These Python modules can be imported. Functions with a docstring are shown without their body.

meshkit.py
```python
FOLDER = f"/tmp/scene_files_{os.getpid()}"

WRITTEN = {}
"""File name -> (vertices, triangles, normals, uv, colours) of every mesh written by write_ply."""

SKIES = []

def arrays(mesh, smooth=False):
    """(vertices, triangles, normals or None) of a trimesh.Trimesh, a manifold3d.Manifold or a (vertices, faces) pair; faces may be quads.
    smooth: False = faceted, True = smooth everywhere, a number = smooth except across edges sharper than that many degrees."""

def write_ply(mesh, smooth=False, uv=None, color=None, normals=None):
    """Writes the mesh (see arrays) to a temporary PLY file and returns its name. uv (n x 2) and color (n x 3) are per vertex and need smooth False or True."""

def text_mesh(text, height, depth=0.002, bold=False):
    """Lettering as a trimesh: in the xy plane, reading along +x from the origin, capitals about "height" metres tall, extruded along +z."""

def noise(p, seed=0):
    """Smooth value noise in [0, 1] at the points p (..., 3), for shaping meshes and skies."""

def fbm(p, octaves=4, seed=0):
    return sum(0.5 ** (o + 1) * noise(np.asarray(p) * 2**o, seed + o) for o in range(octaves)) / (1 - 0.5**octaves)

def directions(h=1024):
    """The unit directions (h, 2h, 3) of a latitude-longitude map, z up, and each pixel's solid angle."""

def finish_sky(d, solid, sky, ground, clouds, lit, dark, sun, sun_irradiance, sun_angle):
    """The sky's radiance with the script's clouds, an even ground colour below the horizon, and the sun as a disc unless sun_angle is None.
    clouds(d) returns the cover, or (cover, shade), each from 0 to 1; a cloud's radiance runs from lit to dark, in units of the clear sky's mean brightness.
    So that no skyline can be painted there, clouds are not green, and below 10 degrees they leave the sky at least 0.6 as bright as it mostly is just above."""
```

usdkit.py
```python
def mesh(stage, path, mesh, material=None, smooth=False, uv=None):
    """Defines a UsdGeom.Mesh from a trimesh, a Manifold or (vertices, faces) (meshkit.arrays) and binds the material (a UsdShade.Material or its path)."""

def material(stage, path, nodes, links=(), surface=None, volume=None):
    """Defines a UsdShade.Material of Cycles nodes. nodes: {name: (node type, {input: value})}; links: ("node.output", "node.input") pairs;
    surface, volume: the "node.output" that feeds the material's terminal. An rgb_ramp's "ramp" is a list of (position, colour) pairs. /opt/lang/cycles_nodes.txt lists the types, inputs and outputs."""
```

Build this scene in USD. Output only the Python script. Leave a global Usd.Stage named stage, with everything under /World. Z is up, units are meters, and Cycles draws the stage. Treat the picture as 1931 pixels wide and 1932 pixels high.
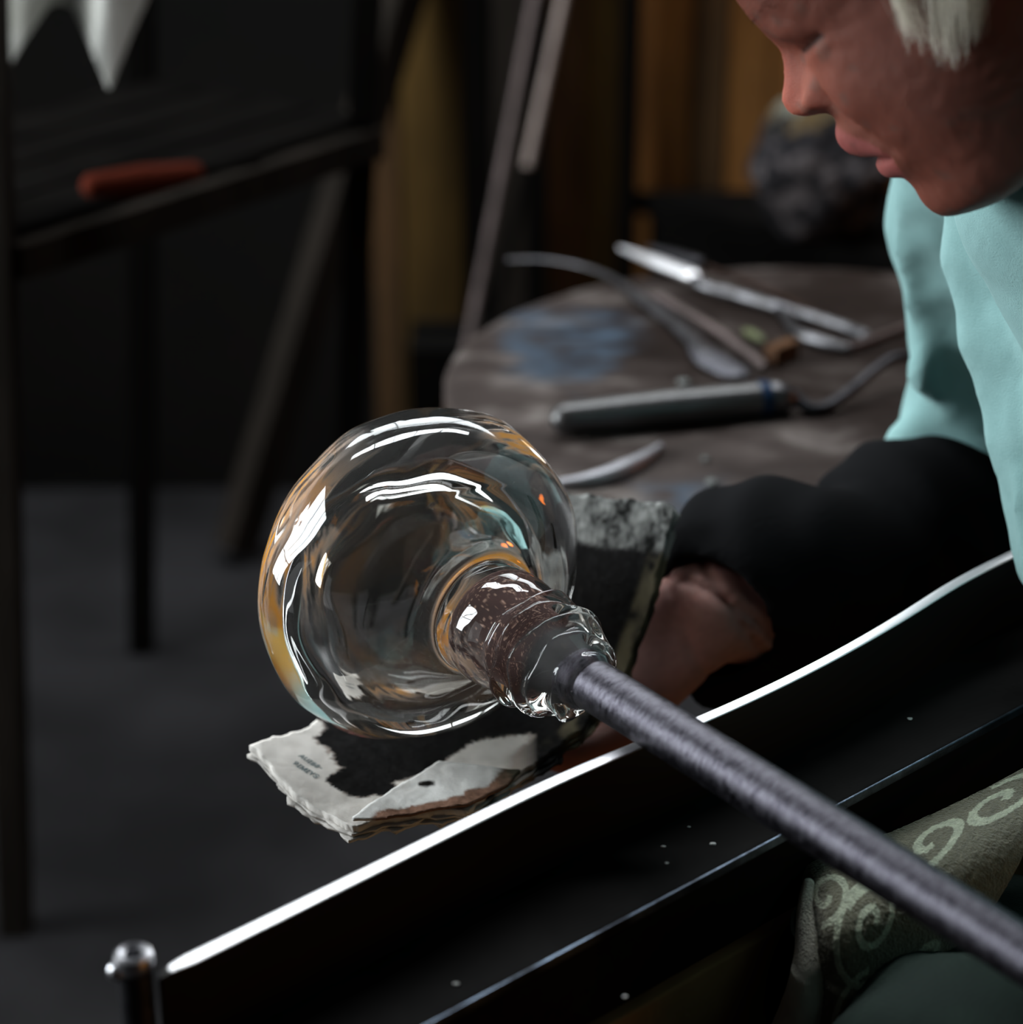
import math, random
import numpy as np
import trimesh
from trimesh import creation as tc
import manifold3d as m3
from scipy.interpolate import CubicSpline, PchipInterpolator, RectBivariateSpline
from scipy.spatial import Delaunay
from shapely.geometry import Polygon, Point
import shapely
import usdkit, meshkit
from meshkit import noise, fbm
from pxr import Usd, UsdGeom, UsdLux, UsdShade, Sdf, Gf, Vt

stage = Usd.Stage.CreateInMemory()
UsdGeom.SetStageUpAxis(stage, 'Z')
UsdGeom.Xform.Define(stage, '/World')
UsdGeom.Scope.Define(stage, '/World/Looks')
V = lambda *a: np.array(a, float)

# ------------------------------------------------------------------ camera
PITCH = math.radians(24.0)
EYE = V(0, 0, 1.34)
FOC, APER = 50.0, 24.0
FPX = FOC / APER * 1931
RIGHT, UP, FWD = V(1, 0, 0), V(0, math.sin(PITCH), math.cos(PITCH)), V(0, math.cos(PITCH), -math.sin(PITCH))
cam = UsdGeom.Camera.Define(stage, '/World/camera')
M = np.eye(4); M[0, :3] = RIGHT; M[1, :3] = UP; M[2, :3] = -FWD; M[3, :3] = EYE
cam.AddTransformOp().Set(Gf.Matrix4d(*M.ravel().tolist()))
cam.CreateFocalLengthAttr(FOC); cam.CreateHorizontalApertureAttr(APER); cam.CreateVerticalApertureAttr(APER)
cam.CreateFStopAttr(2.8); cam.CreateFocusDistanceAttr(1.11)
cam.CreateClippingRangeAttr(Gf.Vec2f(0.03, 60))
cam.CreateExposureAttr(-0.9)

def at(px, py, depth):
    """world point seen at a pixel of the photograph, at a distance along the lens axis"""
    return EYE + depth * (FWD + RIGHT * (px - 965.5) / FPX + UP * (966 - py) / FPX)

def onz(px, py, z):
    r = FWD + RIGHT * (px - 965.5) / FPX + UP * (966 - py) / FPX
    return EYE + r * (z - EYE[2]) / r[2]

def ony(px, py, y):
    r = FWD + RIGHT * (px - 965.5) / FPX + UP * (966 - py) / FPX
    return EYE + r * (y - EYE[1]) / r[1]

# ------------------------------------------------------------------ light
def rect_light(name, loc, target, w, h, power, color):
    L = UsdLux.RectLight.Define(stage, '/World/' + name)
    d = np.asarray(target, float) - loc; d /= np.linalg.norm(d)
    u = np.cross(d, V(0, 0, 1)); u /= np.linalg.norm(u); v = np.cross(u, d)
    m = np.eye(4); m[0, :3] = u; m[1, :3] = v; m[2, :3] = -d; m[3, :3] = loc
    L.AddTransformOp().Set(Gf.Matrix4d(*m.ravel().tolist()))
    L.CreateWidthAttr(w); L.CreateHeightAttr(h); L.CreateIntensityAttr(power); L.CreateColorAttr(Gf.Vec3f(*color))
    return L
# window openings: (wall, centre along wall, z0, z1, width)
WB = (0.05, 1.95, 3.42, 3.1)      # back wall y=YB: centre x, z0, z1, width
WL = (1.42, .78, 2.62, 1.3)       # left wall x=XL: centre y
YB, XL, XR, YF, ZC = 3.1, -2.6, 3.4, -2.2, 3.5
rect_light('daylight_back', V(WB[0], YB + .16, (WB[1] + WB[2]) / 2), V(WB[0], 0, (WB[1] + WB[2]) / 2), WB[3] + .1, WB[2] - WB[1] + .1, 24.0, (.93, .97, 1.0))
rect_light('daylight_side', V(XL - .16, WL[0], (WL[1] + WL[2]) / 2), V(0, WL[0], (WL[1] + WL[2]) / 2), WL[3] + .1, WL[2] - WL[1] + .1, 50.0, (.93, .97, 1.0))
SKY = (-.2, 2.78, 3.7, .56)          # roof light: centre x, y, size
rect_light('daylight_roof', V(SKY[0], SKY[1], ZC + .16), V(SKY[0], SKY[1] + 1e-4, 0), SKY[2], SKY[3], 48.0, (.93, .97, 1.0))
FILL_DOOR = (-.25, 0.0, 2.05, 1.0)       # doorway added in the left wall for fill light
rect_light('fill_door_light', V(XL - .5, FILL_DOOR[0], 1.1), V(0, FILL_DOOR[0], 1.1), 1.3, 2.0, 1.5, (.95, .98, 1.0))
dome = UsdLux.DomeLight.Define(stage, '/World/sky')
dome.CreateIntensityAttr(0.02); dome.CreateColorAttr(Gf.Vec3f(.8, .9, 1.0))

# ------------------------------------------------------------------ naming helpers
_used = {}
def numbered(path):
    n = _used.get(path, -1) + 1; _used[path] = n
    return path if n == 0 else f'{path}_{n:03d}'

def tag(p, label=None, cat=None, group=None, kind=None):
    p = p.GetPrim() if hasattr(p, 'GetPrim') else p
    for k, v in (('label', label), ('category', cat), ('group', group), ('kind', kind)):
        if v: p.SetCustomDataByKey(k, v)
    return p

def thing(name, label, cat, group=None, kind=None):
    x = UsdGeom.Xform.Define(stage, numbered('/World/' + name))
    return tag(x, label, cat, group, kind)

def obj(name, mesh, material, parent=None, smooth=35, color=None, label=None, kind=None):
    base = str(parent.GetPath()) if parent is not None else '/World'
    path = numbered(base + '/' + name)
    if color is not None:
        v, f, _ = meshkit.arrays(mesh)
        m = usdkit.mesh(stage, path, (v, f), material, smooth=True)
        pv = UsdGeom.PrimvarsAPI(m).CreatePrimvar('col', Sdf.ValueTypeNames.Color3fArray, 'vertex')
        pv.Set(Vt.Vec3fArray.FromNumpy(np.asarray(color, np.float32)))
    else:
        m = usdkit.mesh(stage, path, mesh, material, smooth=smooth)
    p = m.GetPrim()
    if label: p.SetCustomDataByKey('label', label)
    if kind: p.SetCustomDataByKey('kind', kind)
    return p

def struct(name, mesh, material, parent=None, smooth=35):
    return obj(name, mesh, material, parent, smooth, kind=None if parent is not None else 'structure')

# ------------------------------------------------------------------ materials
def mat(name, color, rough=.6, metal=0., var=None, scale=20., detail=4., bump=0., bscale=60., stretch=(1, 1, 1), **kw):
    """principled look; var = second colour mixed in by noise; bump = fine relief"""
    if not metal: kw.setdefault('specular_ior_level', .08)
    n = {'p': ('principled_bsdf', dict(base_color=color, roughness=rough, metallic=metal, **kw)), 'g': ('texture_coordinate', {}),
         'm': ('mapping', {'scale': stretch})}
    l = [('g.object', 'm.vector')]
    if var is not None:
        n['n'] = ('noise_texture', {'scale': scale, 'detail': detail, 'roughness': .6})
        n['r'] = ('rgb_ramp', {'ramp': [(.38, color), (.62, var)]})
        l += [('m.vector', 'n.vector'), ('n.fac', 'r.fac'), ('r.color', 'p.base_color')]
    if bump:
        n['bn'] = ('noise_texture', {'scale': bscale, 'detail': 5, 'roughness': .65})
        n['b'] = ('bump', {'strength': 1.0, 'distance': bump})
        l += [('m.vector', 'bn.vector'), ('bn.fac', 'b.height'), ('b.normal', 'p.normal')]
    return usdkit.material(stage, '/World/Looks/' + name, n, l, surface='p.BSDF')

def vmat(name, rough=.8, bump=0., bscale=200., mix=0., **kw):
    """look whose colour is the mesh's own painted colour"""
    n = {'p': ('principled_bsdf', dict(roughness=rough, **kw)), 'a': ('attribute', {'attribute': 'col'}), 'g': ('texture_coordinate', {}),
         'n': ('noise_texture', {'scale': bscale, 'detail': 4, 'roughness': .6}), 'b': ('bump', {'strength': 1.0, 'distance': bump})}
    l = [('g.object', 'n.vector'), ('a.color', 'p.base_color')]
    if bump: l += [('n.fac', 'b.height'), ('b.normal', 'p.normal')]
    return usdkit.material(stage, '/World/Looks/' + name, n, l, surface='p.BSDF')

MT = {}
MT['concrete'] = mat('concrete', (.010, .0098, .0104), .42, specular_ior_level=.3, var=(.020, .0195, .021), scale=3.5, bump=.0015, bscale=30)
MT['wall_dark'] = mat('wall_dark', (.006, .006, .0055), .9, var=(.009, .008, .007), scale=2, specular_ior_level=.1)
MT['board'] = mat('board', (.26, .115, .033), .75, var=(.15, .065, .02), scale=6, stretch=(3, 3, .5), bump=.002, bscale=20)
MT['board2'] = mat('board2', (.115, .068, .02), .75, var=(.07, .042, .014), scale=6, stretch=(3, 3, .5), bump=.002, bscale=20)
MT['board3'] = mat('board3', (.10, .055, .025), .75, var=(.055, .033, .017), scale=6, stretch=(3, 3, .5), bump=.002, bscale=20)
MT['dark_wood'] = mat('dark_wood', (.004, .0035, .003), .85, var=(.0025, .0022, .002), scale=9, stretch=(1, 1, .3), bump=.001, bscale=30, specular_ior_level=.02)
MT['old_timber'] = mat('old_timber', (.020, .016, .013), .85, var=(.012, .010, .008), scale=9, stretch=(2, 2, .4), bump=.001, bscale=30, specular_ior_level=.05)
MT['arm_wood'] = mat('arm_wood', (.008, .0072, .0068), .75, var=(.005, .0046, .0042), scale=14, bump=.0008, bscale=60, specular_ior_level=.05)
MT['panel_wood'] = mat('panel_wood', (.26, .15, .065), .8, var=(.16, .09, .04), scale=7, bump=.0008, bscale=50)
MT['steel_worn'] = mat('steel_worn', (.13, .13, .145), .55, 1., var=(.07, .07, .08), scale=90, bump=.0003, bscale=300)
MT['steel_cap'] = mat('steel_cap', (.62, .62, .64), .28, 1., var=(.42, .42, .45), scale=90)
MT['steel_dark'] = mat('steel_dark', (.06, .06, .066), .45, 1., var=(.03, .03, .034), scale=60, bump=.0004, bscale=200)
MT['steel_mid'] = mat('steel_mid', (.15, .15, .16), .4, 1., var=(.08, .078, .08), scale=60, bump=.0003, bscale=200)
MT['steel_hook'] = mat('steel_hook', (.30, .30, .32), .5, .9)
MT['chrome'] = mat('chrome', (.95, .95, .97), .42, 1.)
MT['pipe_steel'] = usdkit.material(stage, '/World/Looks/pipe_steel', {'p': ('principled_bsdf', {'metallic': 1.0}), 'g': ('geometry', {}), 'm': ('mapping', {'rotation': (0, 0, .94)}), 'm2': ('mapping', {'scale': (2.6, 1, 1)}),
    'n': ('noise_texture', {'scale': 300, 'detail': 6, 'roughness': .7}), 'b': ('bump', {'strength': .7, 'distance': .0004}), 'n2': ('noise_texture', {'scale': 190, 'detail': 5, 'roughness': .7}), 'r': ('rgb_ramp', {'ramp': [(.35, (.020, .018, .024)), (.65, (.085, .082, .096))]}), 'rr': ('map_range', {'from_min': .3, 'from_max': .7, 'to_min': .27, 'to_max': .50})},
    [('g.position', 'm.vector'), ('m.vector', 'm2.vector'), ('m2.vector', 'n.vector'), ('n.fac', 'b.height'), ('b.normal', 'p.normal'), ('m2.vector', 'n2.vector'), ('n2.fac', 'r.fac'), ('r.color', 'p.base_color'), ('n2.fac', 'rr.value'), ('rr.result', 'p.roughness')], surface='p.BSDF')
MT['black_cloth'] = mat('black_cloth', (.0065, .0066, .0072), .95, bump=.0006, bscale=300, sheen_weight=.0, specular_ior_level=.03)
MT['mint'] = mat('mint', (.235, .405, .40), .9, bump=.0005, bscale=900, var=(.215, .375, .37), scale=60, sheen_weight=.12)
MT['green_trousers'] = mat('green_trousers', (.008, .017, .0125), .9, bump=.0008, bscale=400, var=(.006, .013, .010), scale=30, specular_ior_level=.2)
MT['white_cloth'] = mat('white_cloth', (.30, .30, .28), .9, bump=.0008, bscale=60, var=(.21, .21, .185), scale=7)
MT['tool_wood'] = mat('tool_wood', (.03, .029, .031), .36, specular_ior_level=.9, var=(.018, .016, .015), scale=40, bump=.0006, bscale=90)
MT['blue_paint'] = mat('blue_paint', (.008, .028, .07), .5)
MT['orange'] = mat('orange', (.085, .014, .006), .85)
MT['stick_wood'] = mat('stick_wood', (.035, .02, .015), .8)
MT['block_wood'] = mat('block_wood', (.10, .05, .025), .7, var=(.06, .03, .017), scale=40)
MT['pale_glass'] = mat('pale_glass', (.10, .11, .058), .4)
MT['crumb'] = mat('crumb', (.75, .77, .74), .25)
MT['crumb_dull'] = mat('crumb_dull', (.13, .135, .13), .3)
MT['hair'] = usdkit.material(stage, '/World/Looks/hair', {'p': ('principled_bsdf', {'base_color': (.85, .82, .72), 'roughness': .5})}, [], surface='p.BSDF')
MT['dark_hair'] = mat('dark_hair', (.02, .014, .011), .5)
MT['ink'] = mat('ink', (.10, .15, .16), .8)
MT['furnace_brick'] = mat('furnace_brick', (.25, .17, .12), .9, var=(.16, .1, .07), scale=8)
MT['fire'] = usdkit.material(stage, '/World/Looks/fire', {'e': ('emission', {'color': (1.0, .22, .025), 'strength': 26.0})}, [], surface='e.emission')
MT['glass'] = usdkit.material(stage, '/World/Looks/glass', {'p': ('principled_bsdf', {'roughness': 0.0, 'ior': 1.5, 'transmission_weight': 1.0}), 'a': ('attribute', {'attribute': 'col'}), 's': ('separate_color', {}), 'mr': ('map_range', {'from_min': .03, 'from_max': 1.0, 'to_min': .45, 'to_max': 1.0, 'clamp': True})}, [('a.color', 'p.base_color'), ('a.color', 's.color'), ('s.b', 'mr.value'), ('mr.result', 'p.transmission_weight')], surface='p.BSDF')
MT['paper'] = vmat('paper', .95, .0005, 260, specular_ior_level=.0)
MT['towel'] = vmat('towel', .95, .0025, 650, sheen_weight=.3)
MT['skin'] = vmat('skin', .48, .0006, 1300, specular_ior_level=.28, subsurface_weight=.15, subsurface_scale=.004)
MT['tabletop'] = vmat('tabletop', .55, .0008, 120, specular_ior_level=.03)
MT['core'] = vmat('core', .7)
MT['bundle'] = vmat('bundle', .9, .001, 100, specular_ior_level=.05)

# ------------------------------------------------------------------ mesh helpers
def box(size, loc=(0, 0, 0), R=None):
    b = tc.box(size)
    T = np.eye(4)
    if R is not None: T[:3, :3] = R
    T[:3, 3] = loc
    b.apply_transform(T); return b

def frame_z(d):
    d = np.asarray(d, float); d = d / np.linalg.norm(d)
    a = np.cross(d, V(0, 0, 1) if abs(d[2]) < .95 else V(1, 0, 0)); a /= np.linalg.norm(a)
    return np.column_stack([a, np.cross(d, a), d])

def beam(p, q, w, h, bev=.002):
    """a bevelled bar of w x h from p to q; h is measured nearest to upright"""
    p, q = np.asarray(p, float), np.asarray(q, float)
    d = q - p; L = np.linalg.norm(d); d /= L
    s = np.cross(d, V(0, 0, 1)) if abs(d[2]) < .95 else V(1, 0, 0)
    s /= np.linalg.norm(s); u = np.cross(s, d)
    cs = m3.CrossSection.square((w - 2 * bev, h - 2 * bev), True).offset(bev, m3.JoinType.Round, 2.0, 12)
    mm = cs.extrude(L).to_mesh()
    v = mm.vert_properties[:, :3]
    return trimesh.Trimesh(p + v[:, :1] * s + v[:, 1:2] * u + v[:, 2:3] * d, mm.tri_verts, process=False)

def spline(pts, n=40):
    pts = np.asarray(pts, float)
    t = np.r_[0, np.cumsum(np.linalg.norm(np.diff(pts, axis=0), axis=1))]
    if len(pts) == 2: return pts[0] + np.linspace(0, 1, n)[:, None] * (pts[1] - pts[0])
    return CubicSpline(t, pts)(np.linspace(0, t[-1], n))

def tube(pts, rad, sides=16, n=None, flat=1.0, up=None, round_ends=True):
    """swept tube; rad scalar or list along; flat squashes it along `up`"""
    p = spline(pts, n) if n else np.asarray(pts, float)
    k = len(p)
    r = np.interp(np.linspace(0, 1, k), np.linspace(0, 1, np.size(rad)), np.ravel(rad)) if np.size(rad) > 1 else np.full(k, float(rad))
    t = np.gradient(p, axis=0); t /= np.linalg.norm(t, axis=1)[:, None]
    if round_ends:
        cap = np.sin(np.linspace(0, np.pi / 2, 5))[:-1]; co = np.cos(np.linspace(0, np.pi / 2, 5))[:-1]
        # outermost ring first
        p = np.vstack([[p[0] - t[0] * r[0] * c for c in co], p, [p[-1] + t[-1] * r[-1] * c for c in co[::-1]]])
        r2 = np.r_[r[0] * cap, r, r[-1] * cap[::-1]]
        r2[0] = r2[-1] = 1e-5
        t = np.vstack([np.repeat(t[:1], 4, 0), t, np.repeat(t[-1:], 4, 0)]); r = r2
    up = V(0, 0, 1) if up is None else np.asarray(up, float)
    if np.abs(t @ up).max() > .97: up = V(.3, 1, .2)
    a = np.cross(t, up); a /= np.linalg.norm(a, axis=1)[:, None]
    b = np.cross(a, t)
    ang = np.arange(sides) * 2 * np.pi / sides
    v = p[:, None] + r[:, None, None] * (np.cos(ang)[None, :, None] * a[:, None] + flat * np.sin(ang)[None, :, None] * b[:, None])
    k = len(p)
    i, j = np.meshgrid(np.arange(k - 1), np.arange(sides), indexing='ij')
    q = np.stack([i * sides + j, i * sides + (j + 1) % sides, (i + 1) * sides + (j + 1) % sides, (i + 1) * sides + j], -1).reshape(-1, 4)
    f = np.vstack([q[:, [0, 2, 1]], q[:, [0, 3, 2]]])
    v = v.reshape(-1, 3)
    c0, c1 = len(v), len(v) + 1
    v = np.vstack([v, p[0], p[-1]])
    jj = np.arange(sides)
    f = np.vstack([f, np.stack([np.full(sides, c0), jj, (jj + 1) % sides], 1), np.stack([np.full(sides, c1), (k - 1) * sides + (jj + 1) % sides, (k - 1) * sides + jj], 1)])
    m = trimesh.Trimesh(v, f, process=False)
    if m.volume < 0: m.invert()
    return m

def revolve(prof, origin, axis, sides=96, disp=None):
    """surface of revolution of (s, r) about axis; disp(s, ang, r) adds to r"""
    R = frame_z(axis)
    s, r = np.asarray(prof, float).T
    ang = np.arange(sides) * 2 * np.pi / sides
    rr = np.repeat(r[:, None], sides, 1)
    if disp is not None: rr = rr + disp(s[:, None], ang[None, :], rr) * (rr > 1e-4)
    loc = np.stack([rr * np.cos(ang), rr * np.sin(ang), np.repeat(s[:, None], sides, 1)], -1).reshape(-1, 3)
    v = np.asarray(origin) + loc @ R.T
    k = len(s)
    i, j = np.meshgrid(np.arange(k - 1), np.arange(sides), indexing='ij')
    q = np.stack([i * sides + j, i * sides + (j + 1) % sides, (i + 1) * sides + (j + 1) % sides, (i + 1) * sides + j], -1).reshape(-1, 4)
    f = np.vstack([q[:, [0, 1, 2]], q[:, [0, 2, 3]]])
    m = trimesh.Trimesh(v, f, process=True, merge_norm=True)
    m.update_faces(m.nondegenerate_faces())
    if m.volume < 0: m.invert()
    return m

def patch(ctrl, nu=60, nv=60, thick=.004, ku=3, kv=3, relief=None):
    """a sheet through a grid of points, with thickness; returns mesh and (u, v) of each vertex"""
    c = np.asarray(ctrl, float); a, b = c.shape[:2]
    u, v = np.linspace(0, 1, a), np.linspace(0, 1, b)
    U, W = np.linspace(0, 1, nu), np.linspace(0, 1, nv)
    P = np.stack([RectBivariateSpline(u, v, c[..., k], kx=min(ku, a - 1), ky=min(kv, b - 1))(U, W) for k in range(3)], -1)
    N = np.cross(np.gradient(P, axis=0), np.gradient(P, axis=1)); N /= np.linalg.norm(N, axis=2)[..., None] + 1e-12
    uu, vv = np.meshgrid(U, W, indexing='ij')
    if relief is not None: P = P + N * relief(uu, vv, P)[..., None]
    edge = np.minimum(np.minimum(uu * nu, (1 - uu) * nu), np.minimum(vv * nv, (1 - vv) * nv)).clip(0, 3) / 3
    th = thick * (.35 + .65 * np.sqrt(edge))[..., None] / 2
    verts = np.vstack([(P + N * th).reshape(-1, 3), (P - N * th).reshape(-1, 3)])
    i, j = np.meshgrid(np.arange(nu - 1), np.arange(nv - 1), indexing='ij')
    q = np.stack([i * nv + j, (i + 1) * nv + j, (i + 1) * nv + j + 1, i * nv + j + 1], -1).reshape(-1, 4)
    f = np.vstack([q[:, [0, 1, 2]], q[:, [0, 2, 3]]]); n = nu * nv
    ring = np.r_[np.arange(nv), np.arange(1, nu) * nv + nv - 1, (nu - 1) * nv + np.arange(nv - 2, -1, -1), np.arange(nu - 2, 0, -1) * nv]
    r2 = np.roll(ring, -1)
    side = np.vstack([np.stack([ring, r2 + n, r2], 1), np.stack([ring, ring + n, r2 + n], 1)])
    m = trimesh.Trimesh(verts, np.vstack([f, f[:, ::-1] + n, side]), process=False)
    if m.volume < 0: m.invert()
    return m, np.tile(np.stack([uu.ravel(), vv.ravel()], 1), (2, 1))

def slab(poly, ztop, thick, step=.004, ragged=0., seed=1):
    """a sheet over a plan outline, whose top follows ztop(x, y); returns the mesh"""
    rng = np.random.default_rng(seed)
    line = shapely.segmentize(poly.exterior, step)
    ring = np.array(line.coords)[:-1]
    if ragged:
        c = ring.mean(0); nn = fbm(np.c_[ring * 130, np.full(len(ring), seed)], 4, seed) - .5
        ring = ring + (ring - c) / np.linalg.norm(ring - c, axis=1)[:, None] * (nn * ragged)[:, None]
    P = Polygon(ring).buffer(0)
    x0, y0, x1, y1 = P.bounds
    g = np.stack(np.meshgrid(np.arange(x0, x1, step), np.arange(y0, y1, step), indexing='ij'), -1).reshape(-1, 2)
    g = g + rng.uniform(-.2, .2, g.shape) * step
    g = g[shapely.contains_xy(P.buffer(-step * .6), g[:, 0], g[:, 1])]
    pts = np.vstack([ring, g]); tri = Delaunay(pts).simplices
    cen = pts[tri].mean(1); tri = tri[shapely.contains_xy(P, cen[:, 0], cen[:, 1])]
    a = pts[tri]; cr = (a[:, 1, 0] - a[:, 0, 0]) * (a[:, 2, 1] - a[:, 0, 1]) - (a[:, 1, 1] - a[:, 0, 1]) * (a[:, 2, 0] - a[:, 0, 0])
    tri[cr < 0] = tri[cr < 0][:, ::-1]
    z = ztop(pts[:, 0], pts[:, 1]); n, k = len(pts), len(ring)
    v = np.vstack([np.c_[pts, z], np.c_[pts, z - thick]])
    i = np.arange(k); j = (i + 1) % k
    if P.exterior.is_ccw is False: pass
    side = np.vstack([np.stack([i, i + n, j + n], 1), np.stack([i, j + n, j], 1)])
    m = trimesh.Trimesh(v, np.vstack([tri, tri[:, ::-1] + n, side]), process=False)
    trimesh.repair.fix_normals(m)
    return m

# signed-field modelling -------------------------------------------------------
def surface_nets(F, lo, h):
    """mesh of F = 0 (F < 0 inside) on a grid"""
    S = F < 0
    c = np.zeros(tuple(n - 1 for n in F.shape), int); pos = np.zeros(c.shape + (3,)); cnt = np.zeros(c.shape)
    nx, ny, nz = F.shape
    sl = lambda o, n: slice(o, n - 1 + o)
    corner = lambda i, j, k: F[sl(i, nx), sl(j, ny), sl(k, nz)]
    offs = [(i, j, k) for i in (0, 1) for j in (0, 1) for k in (0, 1)]
    for a in offs:
        for ax in range(3):
            if a[ax]: continue
            b = list(a); b[ax] = 1
            fa, fb = corner(*a), corner(*b)
            x = (fa < 0) != (fb < 0)
            t = np.where(x, fa / np.where(x, fa - fb, 1), 0)
            for d in range(3):
                pos[..., d] += np.where(x, a[d] + (t if d == ax else 0), 0)
            cnt += x
    act = cnt > 0
    idx = np.full(c.shape, -1); idx[act] = np.arange(act.sum())
    ii = np.argwhere(act)
    v = lo + h * (ii + pos[act] / cnt[act][:, None])
    faces = []
    for ax in range(3):
        o = [d for d in range(3) if d != ax]
        s0 = [slice(1, -1)] * 3; s0[ax] = slice(0, -1); s1 = [slice(1, -1)] * 3; s1[ax] = slice(1, None)
        A, B = S[tuple(s0)], S[tuple(s1)]
        e = np.argwhere(A != B); e[:, o] += 1
        inside = S[tuple(e.T)]
        def cell(da, db):
            q = e.copy(); q[:, o[0]] -= da; q[:, o[1]] -= db
            return idx[tuple(q.T)]
        q = np.stack([cell(1, 1), cell(0, 1), cell(0, 0), cell(1, 0)], 1)
        flip = inside if ax != 1 else ~inside
        q[~flip] = q[~flip][:, ::-1]
        faces.append(q)
    q = np.vstack(faces); q = q[(q >= 0).all(1)]
    m = trimesh.Trimesh(v, np.vstack([q[:, [0, 1, 2]], q[:, [0, 2, 3]]]), process=False)
    if m.volume < 0: m.invert()
    return m

def relax(m, n=5, lam=.5, mu=-.53):
    """Taubin smoothing over the edge graph"""
    from scipy.sparse import coo_matrix, diags
    e = m.edges_unique; k = len(m.vertices)
    A = coo_matrix((np.ones(2 * len(e)), (np.r_[e[:, 0], e[:, 1]], np.r_[e[:, 1], e[:, 0]])), (k, k)).tocsr()
    W = diags(1 / np.maximum(np.asarray(A.sum(1)).ravel(), 1)) @ A
    v = np.array(m.vertices)
    for _ in range(n):
        for s in (lam, mu): v = v + s * (W @ v - v)
    m.vertices = v

def field_mesh(fn, lo, hi, h, smooth=6):
    lo, hi = np.asarray(lo, float), np.asarray(hi, float)
    ax = [np.arange(lo[k], hi[k] + h, h) for k in range(3)]
    P = np.stack(np.meshgrid(*ax, indexing='ij'), -1).astype(np.float32)
    F = fn(P)
    F[0], F[-1], F[:, 0], F[:, -1], F[:, :, 0], F[:, :, -1] = (1e-3,) * 6
    m = surface_nets(F, lo, h)
    if smooth: relax(m, smooth)
    return m

def f_cone(P, a, b, ra, rb):
    """capsule whose radius runs from ra to rb"""
    a, b = np.asarray(a, float), np.asarray(b, float); ab = b - a
    t = np.clip(((P - a) @ ab) / (ab @ ab), 0, 1)
    return np.linalg.norm(P - a - t[..., None] * ab, axis=-1) - (ra + (rb - ra) * t)

def f_chain(P, pts, rad, k=.008):
    out = None
    rad = np.broadcast_to(rad, len(pts))
    for i in range(len(pts) - 1):
        d = f_cone(P, pts[i], pts[i + 1], rad[i], rad[i + 1])
        out = d if out is None else smin(out, d, k)
    return out

def f_ell(P, c, r, R=None):
    q = P - np.asarray(c, float)
    if R is not None: q = q @ R
    q = q / np.asarray(r, float)
    n = np.linalg.norm(q, axis=-1)
    return (n - 1) * np.min(r)

def smin(a, b, k):
    h = np.clip(.5 + .5 * (b - a) / k, 0, 1)
    return b + (a - b) * h - k * h * (1 - h)
def smax(a, b, k): return -smin(-a, -b, k)

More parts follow.
